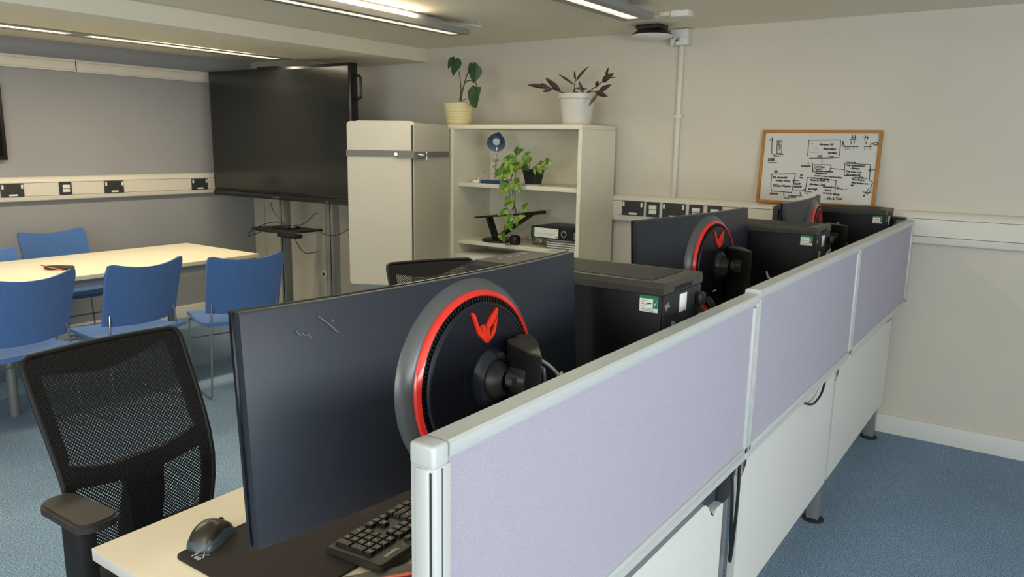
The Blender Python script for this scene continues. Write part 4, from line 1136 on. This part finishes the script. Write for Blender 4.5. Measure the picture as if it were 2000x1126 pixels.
# pothos in black pot
t = thing('trailing_plant', 'variegated green trailing plant in a black pot, hanging down over two shelves', 'potted plant', (-2.700, 4.045, 1.2472))
MW = Matrix.Translation(Vector((2.700, -4.045, -1.2472)))
b = new(); prism(b, [Vector((x, y, .012)) for x, y in rrect(.085, .085, .012)], Vector((0, 0, .002)))
rows = []
for z, s in ((.010, .080), (.095, .108), (.100, .112), (.100, .104), (.085, .100)):
    rows.append([b.verts.new((x, y, z)) for x, y in rrect(s, s, .014)])
for A, B in zip(rows, rows[1:]):
    for k in range(len(A)): b.faces.new((A[k], A[(k+1) % len(A)], B[(k+1) % len(A)], B[k]))
obj('pot', b, POTB, t)
b = new(); prism(b, [Vector((x, y, .084)) for x, y in rrect(.098, .098, .014)], Vector((0, 0, .003))); obj('soil', b, SOIL, t)
b = new(); lathe(b, [(0, 0), (.058, 0), (.068, .009), (.064, .009), (.055, .005), (0, .005)], n=32); obj('saucer', b, MINT, t)
def z7(x, y, Y): return at(880+x/4.329, 240+y/4.329, Y=Y)
PX7 = .0039/4.329
rl = random.Random(5)
leaves = [(548, 265, 622, 225, 62), (545, 262, 578, 188, 34), (545, 285, 438, 312, 48), (630, 275, 686, 245, 34), (668, 322, 603, 282, 56), (655, 322, 690, 300, 30), (475, 345, 418, 402, 50), (535, 350, 445, 462, 96),
          (545, 325, 480, 335, 40), (540, 385, 640, 345, 60), (612, 338, 668, 405, 58), (435, 410, 368, 445, 62), (428, 445, 442, 512, 44), (475, 500, 428, 608, 74), (532, 478, 598, 598, 80), (722, 360, 718, 445, 36), (745, 368, 772, 432, 44),
          (800, 318, 868, 338, 42), (788, 350, 822, 396, 40), (748, 335, 800, 345, 30), (545, 650, 448, 702, 60), (495, 618, 443, 702, 30), (640, 678, 638, 752, 64), (492, 733, 398, 782, 44), (535, 790, 443, 812, 54), (525, 838, 453, 902, 62),
          (555, 822, 640, 785, 46), (560, 815, 575, 888, 34), (430, 928, 462, 1003, 62), (500, 860, 520, 915, 40), (575, 335, 540, 400, 60), (470, 535, 500, 590, 40)]
for bx_, by_, tx, ty, wd in leaves:
    front = 3.925 if by_ > 420 else rl.uniform(3.93, 4.0)
    b = new(); blade(b, MW @ z7(bx_, by_, front), MW @ z7(tx, ty, front-rl.uniform(0, .02)), wd/2*PX7*1.1, heart, (rl.uniform(-.3, .5), -1, rl.uniform(.0, .6)), .28, .08); obj('leaf', b, LEAFP, t, 60)
b = new()
for pts, Y in ((((655, 400), (600, 385), (550, 400), (515, 450), (520, 540), (530, 650), (548, 760), (520, 850), (512, 930)), 3.935), (((655, 400), (600, 370), (556, 395), (545, 480), (538, 560), (545, 650), (530, 760), (518, 880)), 3.94),
                (((660, 400), (690, 385), (745, 342), (800, 320)), 4.0), (((655, 400), (620, 360), (560, 330), (545, 265)), 3.98), (((540, 390), (500, 480), (440, 440)), 3.94), (((515, 480), (480, 520), (510, 630)), 3.93), (((540, 690), (560, 770), (555, 830)), 3.93), (((655, 400), (670, 330), (640, 275)), 4.0), (((540, 700), (500, 750), (470, 700)), 3.93)):
    tube(b, smooth([MW @ z7(x, y, Y) for x, y in pts], 5), .0022, 6)
obj('vines', b, STEMB, t)
t = thing('rooting_jar', 'small dark jar with a rooting cutting at the front of the lower shelf', 'jar', (at(1005, 468, Y=4.0).x, 4.005, .8652))
b = new(); lathe(b, [(0, 0), (.03, 0), (.036, .01), (.036, .045), (.028, .058), (.026, .058), (.034, .044), (.034, .012), (0, .003)], n=24); obj('jar_body', b, BLK, t)
b = new(); tube(b, smooth([(-.03, -.035, .03), (-.04, -.05, .004), (-.01, -.055, .002), (.02, -.05, .01), (.035, -.04, .04)]), .0025, 6); obj('roots', b, STEMB, t)

# desk lamp
t = thing('desk_lamp', 'small blue desk lamp standing on the upper shelf', 'lamp', (-2.995, 4.04, 1.2472))
b = new(); box(b, -.085, .075, -.05, .05, 0, .022, bev=.006); obj('base', b, LAMPB, t)
b = new(); tube(b, smooth([(-.0, 0, .02), (.004, 0, .07), (-.012, 0, .12), (.0, 0, .16), (.012, 0, .235)]), .006, 8); cyl(b, (-.01, -.012, .12), (-.01, .012, .12), .012, 12); cyl(b, (.008, -.012, .15), (.008, .012, .15), .010, 12); obj('arm', b, LAMPA, t)
hd = Vector((.012, -.005, .275)); dr = Vector((.42, -.78, -.46)).normalized()
def orient(b, o, d):
    q = Vector((0, 0, 1)).rotation_difference(d).to_matrix().to_4x4()
    for v in b.verts: v.co = o+q @ v.co
b = new(); lathe(b, [(0, -.075), (.020, -.075), (.022, -.05), (.024, -.045), (.034, -.030), (.052, .0), (.060, .035), (.059, .036), (.050, .0), (.032, -.028), (0, -.035)], n=36); orient(b, hd, dr); hh = obj('shade', b, [LAMPB], t)
b = new(); lathe(b, [(.0585, .034), (.049, .001), (.031, -.026), (0, -.032)], n=36); orient(b, hd, dr); obj('reflector', b, LAMPG, hh)
b = new(); lathe(b, [(0, -.03), (.010, -.03), (.012, -.01), (.024, .008), (.026, .018), (.018, .028), (0, .030)], n=20); orient(b, hd, dr); obj('bulb', b, BULB, hh)
b = new(); lathe(b, [(0, -.092), (.016, -.09), (.019, -.075), (0, -.074)], n=24); orient(b, hd, dr); obj('switch_cap', b, BLK, hh)
b = new(); 
for k in range(3): tube(b, smooth([(.0+.008*k, -.01, .04), (.02-.006*k, -.03, .07), (-.012, -.028, .10+.01*k), (.01, -.02, .13), (-.01, -.015, .06)]), .0028, 6)
obj('coiled_lead', b, CORDW, t)
t = thing('mains_plug', 'white mains plug lying left of the blue lamp on the upper shelf', 'plug', (-3.125, 4.01, 1.2472), .4)
b = new(); box(b, -.025, .025, -.022, .022, 0, .018, bev=.006); obj('body', b, WHITEP, t)
b = new(); box(b, -.014, -.010, -.004, .004, .018, .040); box(b, .010, .014, -.004, .004, .018, .036); obj('pins', b, WHITEP, t)

# laptop stand
t = thing('laptop_stand', 'black Z-shaped laptop stand with a round base on the lower shelf', 'laptop stand', (-2.985, 4.09, .8652))
b = new(); lathe(b, [(0, 0), (.118, 0), (.124, .006), (.122, .013), (.112, .016), (0, .016)], n=48); obj('base', b, BLK, t)
b = new()
def bar(b, p, q, w_, h_):
    p, q = Vector(p), Vector(q); d = q-p; L_ = d.length; d.normalize(); n_ = Vector((0, 1, 0)); k = d.cross(n_).normalized()
    prism(b, [p+n_*a*w_/2+k*c*h_/2 for a, c in ((-1, -1), (1, -1), (1, 1), (-1, 1))], d*L_)
bar(b, (-.035, 0, .012), (-.095, 0, .155), .05, .022); bar(b, (-.035, 0, .012), (.24, 0, .19), .05, .020)
obj('arm', b, BLK, t)
b = new(); bar(b, (-.135, -.01, .155), (.285, -.01, .205), .20, .010); box(b, .27, .30, -.11, .09, .195, .215); obj('platform', b, BLK, t)

# binder, papers, glass, box
t = thing('stack_of_papers', 'loose stack of papers and magazines on the right of the lower shelf', 'papers', (-2.43, 4.10, .8652))
rp = random.Random(2)
b = new()
for k in range(14):
    a = rp.uniform(-.06, .06); mm = Matrix.Translation((rp.uniform(-.01, .01), rp.uniform(-.008, .008), k*.0046)) @ Matrix.Rotation(a, 4, 'Z')
    box(b, -.105, .105, -.13, .13, 0, .0042, k % 3, mat=mm)
obj('sheets', b, [PAPER, M('grey_paper', (170, 166, 160), .7), M('magazine', (96, 88, 88), .5)], t)
t = thing('lever_arch_file', 'black lever arch file with white spine label lying on the paper stack', 'binder', (-2.478, 4.09, .932), math.radians(-4))
b = new(); box(b, -.165, .155, -.14, .14, 0, .004, bev=.001); box(b, -.165, .155, -.14, .14, .066, .070, bev=.001); box(b, -.165, .155, -.140, -.136, .002, .068); obj('cover', b, BLK, t)
b = new(); box(b, -.155, .14, -.130, .13, .006, .05); obj('pages', b, PAPER, t)
b = new(); box(b, -.150, .045, -.1412, -.1400, .006, .064, 0); box(b, -.152, -.138, -.1416, -.1410, .006, .064, 2)
for k in range(7): box(b, -.142, -.1395, -.1422, -.1414, .010+k*.0075, .014+k*.0075, 1)
box(b, -.12, .02, -.1416, -.1411, .03, .0312, 1); box(b, -.12, .0, -.1416, -.1411, .02, .021, 1); box(b, .030, .040, -.1416, -.1411, .010, .018, 1); box(b, .030, .036, -.1416, -.1411, .052, .058, 1)
obj('spine_label', b, [PAPER, REAR, GREEN], t)
b = new(); lathe(b, [(.014, 0), (.016, .0015), (.019, .0015), (.021, 0)], n=28)
for v in b.verts: v.co = Vector((.085+v.co.x, -.1402-v.co.z, .036+v.co.y))
obj('finger_ring', b, ALU2, t)
t = thing('glass_jug', 'clear glass jug beside the black binder on the lower shelf', 'jug', (-2.690, 4.12, .8652))
b = new(); lathe(b, [(0, .002), (.040, .002), (.048, .008), (.052, .05), (.050, .085), (.046, .088), (.047, .05), (.044, .012), (0, .008)], n=36); obj('glass_body', b, GLASS, t)
b = new(); tube(b, smooth([(-.05, 0, .075), (-.075, 0, .065), (-.078, 0, .035), (-.052, 0, .018)]), .004, 8); obj('handle', b, GLASS, t)
t = thing('storage_box', 'plain white cardboard box at the left of the bookcase below the lower shelf', 'box', (-3.075, 4.09, .5002))
b = new(); box(b, -.17, .22, -.165, .17, 0, .20, bev=.002); obj('body', b, CABW, t)
b = new(); box(b, -.172, .222, -.168, .173, .20, .275, bev=.003); obj('lid', b, BASEB, t)

# ------------------------------------------------------------------ whiteboard
P00 = Vector((-1.378, 4.352, 1.2005)); wbw, wbh = .618, .402
lean = math.asin(.034/.41)
t = thing('whiteboard', 'small oak-framed whiteboard covered in handwriting, leaning on the trunking', 'whiteboard', P00)
t.rotation_euler = (-lean, 0, 0)
b = new(); box(b, .010, wbw-.010, -.006, .003, .010, wbh-.010); obj('board', b, WBD, t)
b = new(); fr = .016
for a, c, d, e in ((0, wbw, 0, fr), (0, wbw, wbh-fr, wbh), (0, fr, fr, wbh-fr), (wbw-fr, wbw, fr, wbh-fr)): box(b, a, c, -.014, .004, d, e, bev=.002)
obj('frame', b, OAK, t)
src = [(130, 105), (1575, 110), (1475, 1030), (50, 968)]; dst = [(0, 1), (1, 1), (1, 0), (0, 0)]
A = []; B_ = []
for (x, y), (u, v) in zip(src, dst):
    A += [[x, y, 1, 0, 0, 0, -u*x, -u*y], [0, 0, 0, x, y, 1, -v*x, -v*y]]; B_ += [u, v]
hm = np.linalg.solve(np.array(A, float), np.array(B_, float))
def wb(x, y, off=.0068):
    d = hm[6]*x+hm[7]*y+1; u = (hm[0]*x+hm[1]*y+hm[2])/d; v = (hm[3]*x+hm[4]*y+hm[5])/d
    return Vector((fr+u*(wbw-2*fr), -off, fr+v*(wbh-2*fr)))
b = new()
def stroke(pts, wd=5):
    for (x0, y0), (x1, y1) in zip(pts, pts[1:]):
        L_ = math.hypot(x1-x0, y1-y0) or 1; nx, ny = -(y1-y0)/L_*wd/2, (x1-x0)/L_*wd/2; ex, ey = (x1-x0)/L_*wd/3, (y1-y0)/L_*wd/3
        q = [(x0+nx-ex, y0+ny-ey), (x1+nx+ex, y1+ny+ey), (x1-nx+ex, y1-ny+ey), (x0-nx-ex, y0-ny-ey)]
        b.faces.new([b.verts.new(wb(*p)) for p in q])
for s in ([(205, 370), (212, 175)], [(178, 205), (210, 172), (220, 208)], [(198, 378), (360, 382)], [(275, 210), (338, 212), (336, 370), (272, 368), (278, 212)], [(278, 275), (336, 275)], [(276, 325), (336, 325)], [(300, 230), (288, 262), (322, 262)], [(310, 225), (318, 262)], [(300, 290), (305, 312), (322, 286)], [(160, 490), (272, 488)],
          [(680, 205), (668, 400)], [(682, 200), (1085, 196)], [(1085, 205), (1072, 395)], [(690, 433), (940, 430), (1078, 416)], [(850, 440), (848, 510)], [(730, 515), (955, 515), (968, 540), (940, 600), (735, 605), (730, 520)], [(965, 560), (1130, 572)], [(730, 490), (730, 600)],
          [(1130, 490), (1460, 510), (1450, 700)], [(1140, 495), (1132, 655)], [(1135, 650), (1300, 655), (1420, 690)], [(205, 640), (515, 632), (500, 700), (465, 875), (205, 858), (198, 770), (210, 640)], [(365, 865), (370, 945), (430, 950)], [(430, 915), (600, 918)], [(430, 915), (430, 950)],
          [(665, 680), (1030, 715), (1012, 905)], [(665, 680), (640, 860), (720, 868)], [(470, 725), (560, 722)], [(470, 842), (640, 842)], [(620, 830), (645, 842), (620, 856)], [(1040, 812), (1155, 838), (1165, 820)], [(1060, 798), (1035, 812), (1055, 830)], [(1200, 190), (1280, 188)], [(1120, 280), (1310, 280)], [(1380, 278), (1470, 280), (1455, 245), (1500, 240)],
          [(1500, 225), (1545, 225), (1545, 258), (1500, 258), (1500, 225)], [(1370, 860), (1480, 870)], [(1390, 900), (1440, 820)], [(1425, 890), (1475, 840)], [(1450, 705), (1490, 738), (1460, 820)], [(575, 870), (578, 900), (590, 885)], [(640, 875), (680, 893)], [(885, 955), (915, 955)], [(1400, 215), (1405, 245)], [(1215, 210), (1215, 250)], [(1255, 205), (1258, 235)], [(1110, 210), (1112, 270)], [(1125, 215), (1115, 240), (1135, 265)],
          [(1235, 130), (1230, 180)], [(1215, 160), (1275, 160)], [(1270, 130), (1265, 180)], [(1380, 160), (1430, 160)], [(1400, 140), (1385, 190)], [(1425, 150), (1420, 190)], [(1440, 580), (1520, 570)], [(1440, 580), (1465, 565)], [(1440, 582), (1470, 600)]):
    stroke(s, 9)
for x in (1140, 1165, 1190, 1245, 1295): stroke([(x, 290), (x+3, 322)], 5); 
for x in (1385, 1420, 1455): stroke([(x, 290), (x-2, 325)], 5)
def wtext(body, x, y, h, slope=0.0, sk=.2):
    c, s = math.cos(slope), math.sin(slope)
    def fn(v):
        X_ = v.x*h*1.35+v.y*h*1.35*sk; Y_ = v.y*h*1.35
        return wb(x+X_*c+Y_*s, y+X_*s-Y_*c)
    addtext(b, body, 1.0, fn, bold=.06)
for tx in (('DSR', 155, 468, 36), ('Phase 1', 225, 412, 24, .02), ('SR', 240, 618, 30), ('Pe done by', 225, 694, 30), ('energy source', 258, 728, 24, .05), ('50Gen Xopen', 222, 800, 30, .02), ('Market', 185, 902, 26), ('Scenario', 585, 540, 26), ('Load Area', 745, 548, 24, .04), ('managed', 750, 575, 22), ('Product complete', 775, 600, 22, .06), ('Summary SP', 815, 262, 26, .02), ('Secondary', 865, 318, 28, .03), ('Tertiary', 915, 372, 28), ('OS', 785, 422, 34), ('Tools', 925, 418, 22), ('- -', 760, 310, 26), ('- - - - -', 705, 360, 26), ('--', 712, 252, 26),
           ('A', 665, 502, 22), ('Simulated in', 765, 632, 22, .05), ('model systems and boundary', 755, 662, 22, .07), ('replicates the stored', 715, 690, 20, .08), ('Road in Store  D', 700, 722, 26, .04), ('Mission Case', 690, 776, 28, .05), ('Storage', 675, 838, 28), ('Generation', 860, 806, 24, .05), ('BUCK', 885, 850, 24, .06), ('based by energy', 865, 884, 24, .1), ('No 2. Tour', 920, 962, 30), ('SR', 570, 660, 24), ('Imp', 565, 690, 22), ('Supply', 490, 770, 26), ('Section', 490, 808, 26), ('ETMs', 450, 945, 26), ('Cost model', 1160, 486, 18, .04), ('Adj optimisation', 1155, 525, 26, .06), ('- Mission', 1200, 565, 26, .06), ('The Auto code', 1150, 605, 24, .08), ('for Load cost', 1160, 645, 24, .06), ('- energy bias', 1235, 680, 22, .08), ('Fixed Demo', 1225, 708, 24, .08), ('Max System in a', 1220, 748, 24, .08), ('day', 1210, 782, 24), ('in', 1370, 918, 26)):
    wtext(*tx)
obj('handwriting', b, INK, t)
